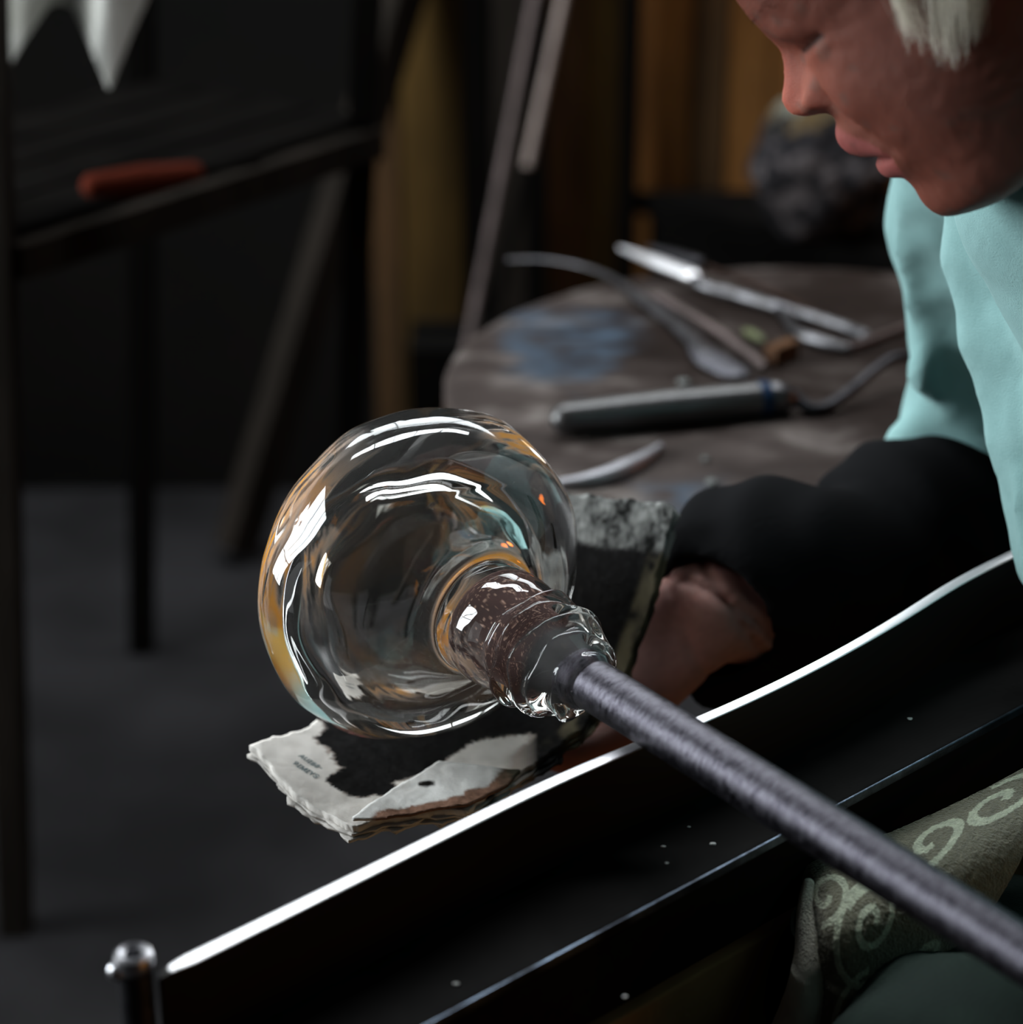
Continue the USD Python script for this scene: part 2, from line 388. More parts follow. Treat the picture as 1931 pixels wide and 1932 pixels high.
# ================================================================== THE ROOM
def wall_with_opening(axis, pos, a0, a1, hole, thick=.12, more=()):
    """wall in the plane axis=pos; hole = (centre, z0, z1, width)"""
    c, z0, z1, w = hole
    cut = Polygon([(a0, 0), (a1, 0), (a1, ZC), (a0, ZC)]).difference(shapely.box(c - w / 2, z0, c + w / 2, z1))
    for c, z0, z1, w in more: cut = cut.difference(shapely.box(c - w / 2, z0 - .01, c + w / 2, z1))
    m = tc.extrude_polygon(cut, thick, engine='earcut')
    v = np.array(m.vertices)
    out = np.c_[v[:, 0], pos + v[:, 2], v[:, 1]] if axis == 'y' else np.c_[pos - v[:, 2], v[:, 0], v[:, 1]]
    m = trimesh.Trimesh(out, m.faces, process=False); trimesh.repair.fix_normals(m)
    return m
struct('floor', box((XR - XL + .3, YB - YF + .3, .1), ((XR + XL) / 2, (YB + YF) / 2, -.05)), MT['concrete'])
ceil_plan = shapely.box(XL - .1, YF - .1, XR + .1, YB + .1).difference(shapely.box(SKY[0] - SKY[2] / 2, SKY[1] - SKY[3] / 2, SKY[0] + SKY[2] / 2, SKY[1] + SKY[3] / 2))
cl = tc.extrude_polygon(ceil_plan, .1, engine='earcut'); cl.apply_translation((0, 0, ZC))
struct('ceiling', cl, MT['wall_dark'], smooth=False)
wb = struct('wall_back', wall_with_opening('y', YB, XL, XR, WB), MT['wall_dark'])
struct('wall_left', wall_with_opening('x', XL, YF, YB, WL, more=(FILL_DOOR,)), MT['wall_dark'])
struct('wall_right', box((.1, YB - YF, ZC), (XR + .05, (YB + YF) / 2, ZC / 2)), MT['wall_dark'])
struct('wall_front', box((XR - XL, .1, ZC), ((XR + XL) / 2, YF - .05, ZC / 2)), MT['wall_dark'])
MT['window_frame'] = mat('window_frame', (.06, .055, .05), .6)
MT['pane'] = usdkit.material(stage, '/World/Looks/pane', {'t': ('transparent_bsdf', {'color': (.97, .98, .98)}), 'g': ('glossy_bsdf', {'roughness': .02, 'color': (.9, .9, .9)}), 'f': ('fresnel', {'IOR': 1.45}), 'm': ('mix_closure', {})},
    [('f.fac', 'm.fac'), ('t.BSDF', 'm.closure1'), ('g.BSDF', 'm.closure2')], surface='m.closure')
def window(name, axis, pos, hole, nx, nz):
    c, z0, z1, w = hole
    parent = UsdGeom.Xform.Define(stage, '/World/' + name).GetPrim(); tag(parent, kind='structure')
    def pl(a, z, sa, sz, d=.05):
        return box((sa, d, sz), (a, pos + .03, z)) if axis == 'y' else box((d, sa, sz), (pos - .03, a, z))
    fr = [pl(c, z0 + .025, w, .05), pl(c, z1 - .025, w, .05), pl(c - w / 2 + .025, (z0 + z1) / 2, .05, z1 - z0 - .1), pl(c + w / 2 - .025, (z0 + z1) / 2, .05, z1 - z0 - .1)]
    obj('window_frame', trimesh.util.concatenate(fr), MT['window_frame'], parent, smooth=False)
    for i in range(nx):
        for k in range(nz): obj('pane', pl(c - w / 2 + w * (i + .5) / nx, z0 + (z1 - z0) * (k + .5) / nz, w / nx - .01, (z1 - z0) / nz - .01, .004), MT['pane'], parent, smooth=False)
    for i in range(1, nx): obj('muntin', pl(c - w / 2 + w * i / nx, (z0 + z1) / 2, .03, z1 - z0 - .1, .03), MT['window_frame'], parent, smooth=False)
    for i in range(1, nz): obj('muntin', pl(c, z0 + (z1 - z0) * i / nz, w - .1, .028, .028), MT['window_frame'], parent, smooth=False)
w3 = UsdGeom.Xform.Define(stage, '/World/window_3').GetPrim(); tag(w3, kind='structure')
obj('window_frame', trimesh.util.concatenate([box((SKY[2], .05, .06), (SKY[0], SKY[1] + s_ * (SKY[3] / 2 - .025), ZC + .03)) for s_ in (-1, 1)] + [box((.05, SKY[3] - .1, .06), (SKY[0] + s_ * (SKY[2] / 2 - .025), SKY[1], ZC + .03)) for s_ in (-1, 1)]), MT['window_frame'], w3, smooth=False)
for k_ in (-1.5, -.5, .5, 1.5): obj('muntin', box((.03, SKY[3] - .1, .04), (SKY[0] + k_ * SKY[2] / 5, SKY[1], ZC + .03)), MT['window_frame'], w3, smooth=False)
dr_ = UsdGeom.Xform.Define(stage, '/World/fill_door_1').GetPrim(); tag(dr_, kind='structure')
obj('door_frame', trimesh.util.concatenate([box((.14, .06, FILL_DOOR[2]), (XL - .06, FILL_DOOR[0] + k * (FILL_DOOR[3] / 2 + .03), FILL_DOOR[2] / 2)) for k in (-1, 1)] + [box((.14, FILL_DOOR[3] + .12, .06), (XL - .06, FILL_DOOR[0], FILL_DOOR[2] + .03))]), MT['window_frame'], dr_, smooth=False)
window('window_1', 'y', YB, WB, 3, 2)
window('window_2', 'x', XL, WL, 3, 2)

# boards of the back wall, each a plank of its own
for i, (p0, p1, m) in enumerate([(700, 752, 'board3'), (758, 872, 'board2'), (1034, 1100, 'board3'), (1104, 1172, 'board2'), (1204, 1300, 'board'), (1304, 1362, 'board3'), (1366, 1440, 'board'), (1444, 1520, 'board'), (1524, 1620, 'board2'), (1624, 1710, 'board'), (1714, 1800, 'board2'), (1804, 1900, 'board')]):
    x0, x1 = ony(p0, 300, YB - .02)[0], ony(p1, 300, YB - .02)[0]
    struct('plank', box((x1 - x0, .03 + .004 * (i % 3), 1.75), ((x0 + x1) / 2, YB - .015, .875)), MT[m], wb, smooth=False)

# ================================================================== BACKGROUND THINGS
def simple(name, mesh, m, label, cat, group=None, smooth=35, kind=None):
    return tag(obj(name, mesh, m, smooth=smooth, kind=kind), label, cat, group)

# timber leaning on the wall
b0 = onz(445, 1035, 0.02); b1 = ony(752, 20, YB - .09)
simple('leaning_timber', beam(b0, b1 + (b1 - b0) * .22, .05, .05, .004), MT['old_timber'], 'long pale brown timber leaning across the dark left side behind the glass', 'timber')
# dark posts and rods against the boards
def upright(name, px, py, y, r, m, label, cat, lean=None, sides=16, h0=0.0, top=None):
    a = ony(px, py, y); base = V(a[0], a[1], h0)
    tip = V(a[0], a[1], 1.7) if lean is None else a
    return simple(name, tube([base, tip], r, sides), m, label, cat)
a = ony(902, 250, YB - .1); simple('square_post', beam(V(a[0], a[1], 0), V(a[0], a[1], 1.8), .036, .036), MT['dark_wood'], 'narrow black square post left of the two leaning rods', 'post')
a = ony(962, 250, YB - .12); simple('square_post', beam(V(a[0], a[1], 0), V(a[0], a[1], 1.8), .048, .04), MT['old_timber'], 'dull grey square post right behind the two leaning rods', 'post')
a = ony(1186, 250, YB - .08); simple('square_post', beam(V(a[0], a[1], 0), V(a[0], a[1], 1.8), .026, .03), MT['dark_wood'], 'thin black post between the olive boards and the orange boards', 'post')
MT['rod_metal'] = mat('rod_metal', (.16, .125, .12), .5, .8, var=(.10, .08, .075), scale=25)
MT['rod_bright'] = mat('rod_bright', (.34, .28, .25), .45, .8, var=(.25, .2, .18), scale=25)

def to_floor(a, b):
    """the point where the line from b through a meets the floor"""
    return a + (a - b) * (a[2] / (b[2] - a[2]))
r0, r1 = ony(905, 540, 2.66), ony(1008, 0, 2.88)
simple('leaning_rod', tube([to_floor(r0, r1), r1 + (r1 - r0) * .55], .0066), MT['rod_metal'], 'long thin brownish metal rod leaning, the darker of the two rods', 'rod')
r0, r1 = ony(985, 360, 2.72), ony(1062, 0, 2.86)
t = thing('leaning_rod', 'metal rod with bright upper part and dark lower end, leaning', 'rod')
rm_ = r0 + (r1 - r0) * .12
obj('shaft', tube([rm_, r1 + (r1 - r0) * .8], .0070), MT['rod_bright'], t, label='bright upper shaft')
obj('dimmed_end', tube([to_floor(r0, r1), rm_ + (r1 - r0) * .02], .0069), MT['dark_wood'], t, label='lower end coloured dark where the shine fades')  # fading reflection on the rod drawn as a dark lower end
# black box added for the darkness under the boards, crate with the rag bundle
xa, xb = ony(772, 490, 2.86)[0], ony(1165, 490, 2.86)[0]
MT['crate'] = mat('crate', (.004, .0038, .0035), .8, var=(.0028, .0026, .0025), scale=8, specular_ior_level=.02)
t = thing('added_dark_box', 'low black box added for the dark strip under the olive boards', 'added_dark_box')
obj('body', box((xb - xa, .12, .33), ((xa + xb) / 2, 2.86, .165)), MT['crate'], t, smooth=False)
obj('rim', trimesh.util.concatenate([beam((xa, 2.81, .335), (xb, 2.81, .335), .02, .015), beam((xa, 2.91, .335), (xb, 2.91, .335), .02, .015)]), MT['crate'], t)
t = thing('crate', 'black wooden crate with the patterned bundle on its lid', 'crate')
c0, c1 = onz(1200, 358, .5) + V(.02, -.02, 0), onz(1700, 490, .5)
ps = [c0[:2], c1[:2], c1[:2] + V(.45, .12), c0[:2] + V(.6, .02)]
obj('body', tc.extrude_polygon(Polygon(ps), .47, engine='earcut'), MT['crate'], t, smooth=False)
lid = tc.extrude_polygon(Polygon(ps).buffer(.012, join_style='mitre'), .03, engine='earcut'); lid.apply_translation((0, 0, .47))
obj('lid', lid, MT['crate'], t, smooth=False)
bc = onz(1556, 468, .5) + V(.0, .07, .085)
bm = tc.icosphere(subdivisions=5, radius=1.0)
bv = np.array(bm.vertices)
bd = .82 + .36 * fbm(bv * 2.2 + 7, 4, 3) + .08 * fbm(bv * 7, 3, 9)
bm.vertices = bc + bv * bd[:, None] * V(.092, .085, .098) + V(0, 0, .010)
bn = fbm(bv * 4.5 + 3, 3, 21)
bcol = np.where((bn > .56)[:, None], V(.10, .088, .09), V(.020, .019, .021))
topm = (bv[:, 2] + .35 * (fbm(bv * 3, 3, 5) - .5) > .72) | ((bv[:, 2] > .55) & (bv[:, 0] < -.45) & (bn > .45))
bcol = np.where(topm[:, None], np.where((fbm(bv * 5, 2, 8) > .5)[:, None], V(.13, .13, .105), V(.10, .07, .035)), bcol)
tag(obj('cloth_bundle', bm, MT['bundle'], color=bcol), 'crumpled dark bundle with grey blotches and pale top, beyond the nose', 'bundle')

# the rack at the left
t = thing('shelf_rack', 'dark wooden shelf rack at the left edge with a slanting rail', 'rack')
q0, q1 = V(-.462, 1.91), V(-.15, 2.36); side = V(-.82, .57) * .34
for k, q in enumerate((q0, q1, q0 + side, q1 + side)):
    obj('post', beam((q[0] - .07, q[1], 0), (q[0] + .03, q[1], 1.45), .032, .032), MT['old_timber'] if k == 0 else MT['dark_wood'], t)
for z in (.745, 1.15):
    for a_, b_ in ((q0, q1), (q0 + side, q1 + side)):
        obj('rail', beam((*a_, z), (*b_, z), .02, .034), MT['old_timber'] if z > .5 else MT['dark_wood'], t)
    if z < 1:
        for k in range(4):
            s0 = side * (.14 + .25 * k)
            obj('slat', beam((*(q0 + s0), z + .022), (*(q1 + s0), z + .022), .075, .012), MT['dark_wood'], t)
oc = onz(270, 338, .80)
e_ = (q1 - q0) / np.linalg.norm(q1 - q0)
t = thing('hand_brush', 'small orange handled tool lying on the dark rack shelf', 'tool')
od = V(e_[0], e_[1], 0)
od = V(.86, .5, 0)
obj('handle', tube([oc - od * .05, oc - od * .02, oc + od * .052], [.012, .014, .010], n=20), MT['orange'], t)
obj('shank', tube([oc + od * .05, oc + od * .12], .004), MT['dark_wood'], t)

# white cloth hanging from the rack's top rail
cols = [(-90, 230, 2.0), (-40, 190, 1.97), (0, 155, 1.95), (45, 80, 1.96), (90, 14, 2.0), (112, 6, 2.02), (138, 14, 2.03), (172, 88, 1.99), (206, 172, 1.90), (242, 80, 2.0), (282, -12, 2.06)]
ctrl = []
for (px, py, d) in cols:
    b_ = at(px, py, d); top = at(px * .8 + 30, -330, 2.03)
    ctrl.append([top, top * .66 + b_ * .34 + V(0, 0, 0), top * .33 + b_ * .67, b_])
cm, cuv = patch(np.array(ctrl), 90, 40, .004, ku=1, kv=3)
tag(obj('white_cloth', cm, MT['white_cloth']), 'white cloth hanging from above in two pointed corners', 'cloth')

# ================================================================== TOOL TABLE
TZ = .72
tcx, tcy, tr = .262, 1.652, .318
t = thing('tool_table', 'worn round wooden table with scuffed blue and brown top', 'table')
ang = np.linspace(0, 2 * np.pi, 97)[:-1]
rr = tr * (1 + .018 * (fbm(np.c_[np.cos(ang), np.sin(ang), ang * 0] * 2.2, 3, 4) - .5))
outl = Polygon(np.c_[tcx + rr * np.cos(ang), tcy + rr * np.sin(ang)])
tm = slab(outl, lambda x, y: TZ + .0015 * (fbm(np.stack([x * 30, y * 30, x * 0], -1), 2) - .5), .032, .0055, seed=3)
tv = np.array(tm.vertices)
n1, n2, n3 = fbm(tv * V(9, 14, 1), 4, 31), fbm(tv * V(16, 26, 1) + 5, 4, 77), fbm(tv * V(45, 80, 1), 3, 12)
table_shade = np.clip((.56 - np.abs(tv[:, 0] - .30) * 1.1 - np.abs(tv[:, 1] - 1.72) * 1.6 + (n1 - .5) * 1.1) * 3.2, 0, 1)[:, None]  # darker middle: the person's shade painted into the top's colour
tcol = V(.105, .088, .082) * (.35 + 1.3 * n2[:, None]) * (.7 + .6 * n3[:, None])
tcol = tcol * (1 - table_shade) + V(.030, .022, .019) * (.5 + n2[:, None]) * table_shade
blue = np.clip((n1 + .8 * np.exp(-((tv[:, 0] - .045) ** 2 / .004 + (tv[:, 1] - 1.74) ** 2 / .012)) + .35 * np.exp(-((tv[:, 0] - .12) ** 2 + (tv[:, 1] - 1.42) ** 2) / .004) - .78) * 5, 0, 1) * np.clip(n3 * 3.0 - .9, 0, 1)
tcol = tcol * (1 - blue[:, None]) + blue[:, None] * V(.085, .125, .175)
pale = np.clip((n2 - .55) * 10, 0, 1) * np.clip(n3 * 3 - 1.0, 0, 1) * (1 - .8 * table_shade[:, 0])
tcol = tcol * (1 - pale[:, None]) + pale[:, None] * V(.27, .25, .235)
rim = tv[:, 2] < TZ - .004
tcol[rim] = V(.14, .075, .045)
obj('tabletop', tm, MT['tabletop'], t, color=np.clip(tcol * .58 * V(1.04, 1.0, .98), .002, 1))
obj('apron', tube([(tcx, tcy, TZ - .09), (tcx, tcy, TZ - .034)], .20, 40, round_ends=False), MT['dark_wood'], t)
for k in range(3):
    a_ = .5 + k * 2 * np.pi / 3
    obj('leg', beam((tcx + .23 * math.cos(a_), tcy + .23 * math.sin(a_), 0), (tcx + .15 * math.cos(a_), tcy + .15 * math.sin(a_), TZ - .033), .04, .04), MT['dark_wood'], t)

def ot(px, py, dz=0.): return onz(px, py, TZ + dz)
# big round-handled tool
t = thing('turning_tool', 'big black round-handled tool with blue band lying on the table', 'tool')
p0, p1 = ot(1068, 790, .014), ot(1440, 752, .014)
dd = (p1 - p0) / np.linalg.norm(p1 - p0)
obj('handle', tube([p0, p0 + (p1 - p0) * .3, p1], [.0125, .0145, .0135], 28, n=24), MT['tool_wood'], t)
obj('band', tube([p1 - dd * .004, p1 + dd * .004], .0140, 28, round_ends=False), MT['blue_paint'], t, label='blue band')
p2, p3, p4 = ot(1500, 752, .012), ot(1522, 768, .007), ot(1760, 742, .005)
obj('ferrule', tube([p1 + dd * .01, p1 * .4 + p2 * .6, p2], [.0132, .012, .007], 24, n=16), MT['steel_mid'], t)
obj('shaft', tube([p2 - dd * .003, p2 * .5 + p3 * .5, p3, p3 * .8 + p4 * .2, p4], [.006, .004, .0035], 12, n=40), MT['steel_dark'], t)
# jacks
t = thing('jacks', 'bright steel jacks with two blades lying at the back of the table', 'jacks')
A0, A1 = ot(1172, 468, .012), ot(1308, 520, .012)
obj('blade', tube([A0, A0 * .5 + A1 * .5, A1], [.003, .0085, .009], 16, n=20, flat=.6), MT['chrome'], t)
B0, B1 = ot(1225, 466, .004), ot(1312, 492, .004)
obj('blade', tube([B0, B0 * .5 + B1 * .5, B1], [.004, .009, .010], 16, n=20, flat=.4), MT['steel_dark'], t)
obj('arm', tube([A1, ot(1330, 540, .010), ot(1385, 556, .008), ot(1462, 578, .007), ot(1540, 600, .006), ot(1632, 634, .006)], [.004, .0055, .006, .005, .005, .0055], 14, n=60), MT['steel_mid'], t)
obj('arm', tube([ot(1462, 578, .007), ot(1490, 610, .006), ot(1512, 632, .006), ot(1560, 648, .006), ot(1600, 657, .006)], [.004, .005, .006, .004], 14, n=40), MT['steel_mid'], t)
simple('thin_rod', tube([ot(1596, 658, .004), ot(1760, 600, .004)], .0035, 12), MT['rod_metal'], 'thin brown metal rod on the table reaching the sleeve', 'rod')
simple('wood_stick', tube([ot(1335, 505, .004), ot(1440, 545, .004), ot(1570, 606, .004)], .0026, 10, n=20), MT['stick_wood'], 'thin dark brown stick lying behind the bright steel jacks', 'stick')
# flat paddle-ended tool and its thin neighbour
t = thing('flat_spatula', 'grey flat steel spatula with broad end pointing at the handle', 'spatula')
obj('shaft', tube([ot(962, 490, .006), ot(1050, 492, .006), ot(1130, 512, .006), ot(1200, 555, .006), ot(1262, 600, .006), ot(1330, 665, .006)], [.003, .0035, .0045, .0075, .0085, .010], 14, n=60, flat=.4), MT['steel_mid'], t)
obj('blade', tube([ot(1322, 655, .006), ot(1350, 682, .005), ot(1384, 700, .004)], [.011, .0155, .014], 16, n=20, flat=.25), MT['steel_worn'], t)
simple('iron_bar', tube([ot(1240, 560, .005), ot(1300, 592, .005), ot(1440, 690, .005)], .0042, 12, n=20), MT['rod_metal'], 'dark narrow iron bar beside the flat steel spatula', 'bar')
t = thing('wood_block', 'small orange-brown wood block standing on the dark table', 'block')
w0, w1 = ot(1452, 690, .0), ot(1496, 672, .0)
obj('block', beam(w0 + V(0, 0, .008), w1 + V(0, 0, .008), .013, .016, .0015), MT['block_wood'], t)
gm = tc.icosphere(subdivisions=3, radius=1.0); gm.vertices = gm.vertices * (V(.0045, .016, .004) * (1 + .3 * (fbm(np.array(gm.vertices) * 2, 2)[:, None] - .5)))
gm.apply_transform(trimesh.transformations.rotation_matrix(.5, (0, 0, 1))); gm.apply_translation(ot(1422, 632, .006))
simple('glass_chip', gm, MT['pale_glass'], 'pale green leaf-shaped glass chip among the table tools', 'glass chip')
simple('bent_wire', tube([ot(1062, 912, .004), ot(1120, 905, .004), ot(1180, 885, .004), ot(1222, 862, .004), ot(1246, 842, .004)], [.004, .007, .0078, .006, .003], 14, n=40), MT['steel_hook'], 'bent dull steel hook on the table just right of the glass', 'hook')
for (px, py, r, lb) in ((958, 610, .0022, 'tiny white glass crumb on the blue scuffed patch'), (1292, 722, .005, 'white glass crumb behind the black tool handle'), (1345, 910, .0042, 'white glass crumb in front of the black tool handle'), (1332, 866, .003, 'faint small crumb between handle and black sleeve')):
    g = tc.icosphere(subdivisions=2, radius=r); g.vertices = g.vertices * (.75 + .5 * noise(np.array(g.vertices) * 300)[:, None]) * V(1.2, 1, .7); g.apply_translation(ot(px, py, r * .55))
    simple('glass_crumb', g, MT['crumb_dull'], lb, 'glass crumb')


# ================================================================== BENCH ARM WITH ITS RAIL
RZ = .812
rail_px = [(300, 1837), (560, 1710), (830, 1577), (1100, 1449), (1310, 1362), (1500, 1275), (1640, 1200), (1720, 1152), (1810, 1096), (1940, 1031)]
rp = np.array([onz(px, py, RZ) for px, py in rail_px])
e0 = (rp[4] - rp[0]) / np.linalg.norm(rp[4] - rp[0])
far = rp[-1] + (rp[-1] - rp[-2]) * .6
rp = np.vstack([rp, far])
rp = spline(rp, 90)
nrm = V(e0[1], -e0[0], 0)                         # horizontal, toward the camera
bench = t = thing('workbench', 'dark glassblowing bench whose arm carries a bright worn steel rail', 'bench')
# the rail: steel bar on edge with a worn rounded top
hw, hh = .0036, .045
prof = [(-hw, -hh), (-hw, -hh + .001), (-hw, -.0030), (-hw, -.0012), (-hw * .95, -.0004), (-hw * .7, .0), (0, .0001), (hw * .7, .0), (hw * .95, -.0004), (hw, -.0012), (hw, -.0030), (hw, -hh + .001), (hw, -hh)]
rings = []
for i, p in enumerate(rp):
    tt = rp[min(i + 1, len(rp) - 1)] - rp[max(i - 1, 0)]; tt /= np.linalg.norm(tt); n_ = V(tt[1], -tt[0], 0)
    w_ = min(1, .35 + i / 3)
    rings.append([p + n_ * a * w_ + V(0, 0, b - (0.002 if i == 0 else 0)) for a, b in prof])
rings = np.array(rings); k, s_ = rings.shape[:2]
i, j = np.meshgrid(np.arange(k - 1), np.arange(s_), indexing='ij')
q = np.stack([i * s_ + j, i * s_ + (j + 1) % s_, (i + 1) * s_ + (j + 1) % s_, (i + 1) * s_ + j], -1).reshape(-1, 4)
f = np.vstack([q[:, [0, 1, 2]], q[:, [0, 2, 3]]])
f = np.vstack([f, [(0, a, a + 1) for a in range(1, s_ - 1)], [((k - 1) * s_, (k - 1) * s_ + a + 1, (k - 1) * s_ + a) for a in range(1, s_ - 1)]])
rm = trimesh.Trimesh(rings.reshape(-1, 3), f, process=False); trimesh.repair.fix_normals(rm)
MT['rail_steel'] = usdkit.material(stage, '/World/Looks/rail_steel', {
    'p': ('principled_bsdf', {'roughness': .42, 'specular_ior_level': .15}), 'g': ('geometry', {}), 's': ('separate_xyz', {}), 'r': ('rgb_ramp', {'ramp': [(0, (.008, .0075, .007)), (.992, (.008, .0075, .007)), (.996, (.74, .74, .76)), (1, (.72, .72, .74))]}),
    'd': ('map_range', {'from_min': RZ - .08, 'from_max': RZ, 'to_min': 0.0, 'to_max': 1.0, 'clamp': True}), 'mr': ('map_range', {'from_min': RZ - .0013, 'from_max': RZ - .0005, 'to_min': 0.0, 'to_max': .9, 'clamp': True})},
    [('g.position', 's.vector'), ('s.z', 'd.value'), ('d.result', 'r.fac'), ('r.color', 'p.base_color'), ('s.z', 'mr.value'), ('mr.result', 'p.metallic')], surface='p.BSDF')
obj('rail', rm, MT['rail_steel'], t, smooth=40, label='bright worn steel rail')
a0 = rp[0] + e0 * -.035
ln = 1.0
aw, ah = .078, .05
mid = lambda u, off, z: V(*(a0 + e0 * u + nrm * off)[:2], z)
obj('arm_board', beam(mid(0, .047 - aw / 2 + .006, RZ - hh - ah / 2), mid(ln, .047 - aw / 2 + .006, RZ - hh - ah / 2), aw, ah, .003), MT['arm_wood'], t)
obj('side_panel', beam(mid(.02, .042, .36), mid(ln, .042, .36), .02, .70, .002), MT['panel_wood'], t)
for u in (.06, ln - .1):
    obj('leg', beam(mid(u, .005, 0), mid(u, .005, RZ - hh - ah), .05, .05), MT['panel_wood'], t)
# stop peg at the near end
pb = onz(252, 1803, RZ + .008)
t2 = t
peg = obj('stop_peg', revolve([(0, 1e-5), (0, .0074), (.083, .0074), (.084, .0070), (.084, 1e-5)], V(pb[0], pb[1], RZ + .004 - .084), V(0, 0, 1), 40), MT['steel_dark'], t, label='dark stop peg at the rail end')
obj('cap', revolve([(.0, .0036), (.0, .0076), (.003, .0086), (.0068, .0078), (.0078, .0060), (.0066, .0038), (.0, .0036)], V(pb[0], pb[1], RZ + .0095 - .007), V(0, 0, 1), 40), MT['steel_cap'], peg, label='bright worn ring on the peg')
kn = tc.icosphere(subdivisions=3, radius=.0042); kn.apply_translation(V(pb[0] - .0066, pb[1] - .003, RZ + .0025))
obj('rivet', kn, MT['steel_cap'], peg)
pe0, pe1 = mid(0, .047 + .0065, RZ - hh - .0012), mid(ln, .047 + .0065, RZ - hh - .0012)
MT['glint_steel'] = mat('glint_steel', (.14, .18, .24), .35, 1., var=(.03, .035, .045), scale=25, bump=.0004, bscale=200)
obj('edge_glint', beam(pe0, pe1, .0016, .005, .0005), MT['glint_steel'], t, label='thin bluish strip added for the edge highlight')  # strip added to draw the bluish highlight along the arm
# splinters of glass on the arm
for k, (px, py, r) in enumerate(((1718, 1356, .0018), (1480, 1300, .0009), (1345, 1592, .0018), (1258, 1628, .0010), (1252, 1597, .0012), (862, 1856, .0016), (1180, 1880, .0011), (1300, 1560, .001))):
    r *= .62
    g = tc.icosphere(subdivisions=1, radius=r); g.vertices = g.vertices * (.5 + noise(np.array(g.vertices) * 900 + k)[:, None]) * V(1.5, 1, .6)
    g.apply_translation(onz(px, py, RZ - hh + r * .35))
    where = ['right of the pipe, far along the arm', 'by the rail, above the pipe', 'largest, just left of the pipe', 'front of a close pair left of the pipe', 'rear of a close pair left of the pipe', 'nearest the front edge, lone', 'close to the lower edge under the pipe', 'very fine, beside the largest splinter'][k]
    simple('glass_splinter', g, MT['crumb'], 'tiny glass splinter on the black arm, ' + where, 'glass splinter')

# ================================================================== GLASS ON ITS PIPE
BC = V(-.05, 1.066, .826)
AX = V(.59, -.807, 0); AX /= np.linalg.norm(AX)
rng = np.random.default_rng(5)
R_EQ, A_H = .097, .064
th = np.linspace(0, np.pi, 90)
body = [(-A_H * math.cos(a), R_EQ * math.sin(a)) for a in th if -A_H * math.cos(a) < .047]
neck = [(.0525, .050), (.0555, .040), (.058, .0345), (.061, .0318), (.066, .0318), (.076, .0322), (.086, .0312), (.094, .0288), (.099, .0268), (.103, .0268), (.108, .0296), (.114, .0306), (.119, .0294), (.122, .0280), (.126, .0288), (.130, .0274), (.133, .0255), (.137, .0252), (.141, .0225), (.145, .0200), (.149, .0165), (.153, .0140), (.156, .0125)]
pts = np.array(body + neck)
tt = np.r_[0, np.cumsum(np.linalg.norm(np.diff(pts, axis=0), axis=1))]
cs = PchipInterpolator(tt, pts)
prof = cs(np.linspace(0, tt[-1], 330)); prof[0, 1] = 1e-5
prof = np.vstack([prof, [(.156, 1e-5)]])
def glass_disp(s, a, r):
    P = np.stack([np.cos(a) * r / R_EQ * 1.6 + 0 * s, np.sin(a) * r / R_EQ * 1.6 + 0 * s, s * 16 + 0 * a], -1)
    big = np.clip((.05 - s) / .02, 0, 1)
    nk = np.clip((s - .095) / .012, 0, 1) * np.clip((.152 - s) / .01, 0, 1)
    k1 = np.clip((s - .06) / .01, 0, 1)
    spot = np.exp(-(((a - 1.58) / .5) ** 2 + ((s - .014) / .020) ** 2))
    return -.0065 * spot + big * .0055 * (fbm(P * 1.1 + 3, 2, 2) - .5) * 2 + nk * (.0026 * np.sin(2 * a + s * 520) + .0014 * np.sin(3 * a - s * 240 + 1) + .0005 * np.sin(8 * a + s * 340)) + k1 * .0022 * (fbm(P * V(3, 3, 2) + 9, 2, 6) - .5)
gm_out = revolve(prof, BC, AX, 224, glass_disp)
# the hollow inside
cav = []
cc, ca, cr = -.004, .036, .060
for a in np.linspace(0, np.pi, 70):
    cav.append((cc - ca * math.cos(a), max(1e-5, cr * math.sin(a))))
def cav_disp(s, a, r):
    P = np.stack([np.cos(a) * r * 22 + 0 * s, np.sin(a) * r * 22 + 0 * s, s * 24 + 0 * a], -1)
    return .008 * (fbm(P * .7 + 11, 2, 8) - .5)
gm_in = revolve(cav, BC + V(0, 0, -.006), AX, 160, cav_disp); gm_in.invert()
glass = trimesh.util.concatenate([gm_out, gm_in])
t = thing('glass_vessel', 'large clear molten glass bubble on the pipe, refracted gold light painted along its edges', 'glass')
gv = np.array(glass.vertices); gs = (gv - BC) @ AX
gr_ = gv - BC - gs[:, None] * AX; grr = np.linalg.norm(gr_, axis=1)
side_ = np.cross(AX, V(0, 0, 1)); ga = np.arctan2(gr_[:, 2], gr_ @ side_)
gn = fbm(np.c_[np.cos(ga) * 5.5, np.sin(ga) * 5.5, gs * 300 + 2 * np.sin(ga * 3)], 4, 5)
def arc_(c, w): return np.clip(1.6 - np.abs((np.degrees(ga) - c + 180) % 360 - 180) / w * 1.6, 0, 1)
def gold_light(a0, w, s0, hs, amount=1.):
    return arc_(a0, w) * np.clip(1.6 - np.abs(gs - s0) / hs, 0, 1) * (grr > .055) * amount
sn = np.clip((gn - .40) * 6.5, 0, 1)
refr_gold = np.maximum.reduce([gold_light(31, 44, -.020 * np.cos(ga - .72), .0115), gold_light(124, 22, .020, .013, .9), gold_light(-60, 22, .025, .008, .8)]) * sn  # refracted gold light painted into the glass colour as amber arcs
refr_gold = np.maximum(refr_gold, gold_light(-154, 28, .001, .012) * np.clip((gn - .25) * 6, 0, 1))
knob = np.clip((gs - .058) / .006, 0, 1) * np.clip((.100 - gs) / .01, 0, 1) * arc_(-30, 60) * np.clip((gn - .40) * 6, 0, 1) * .5
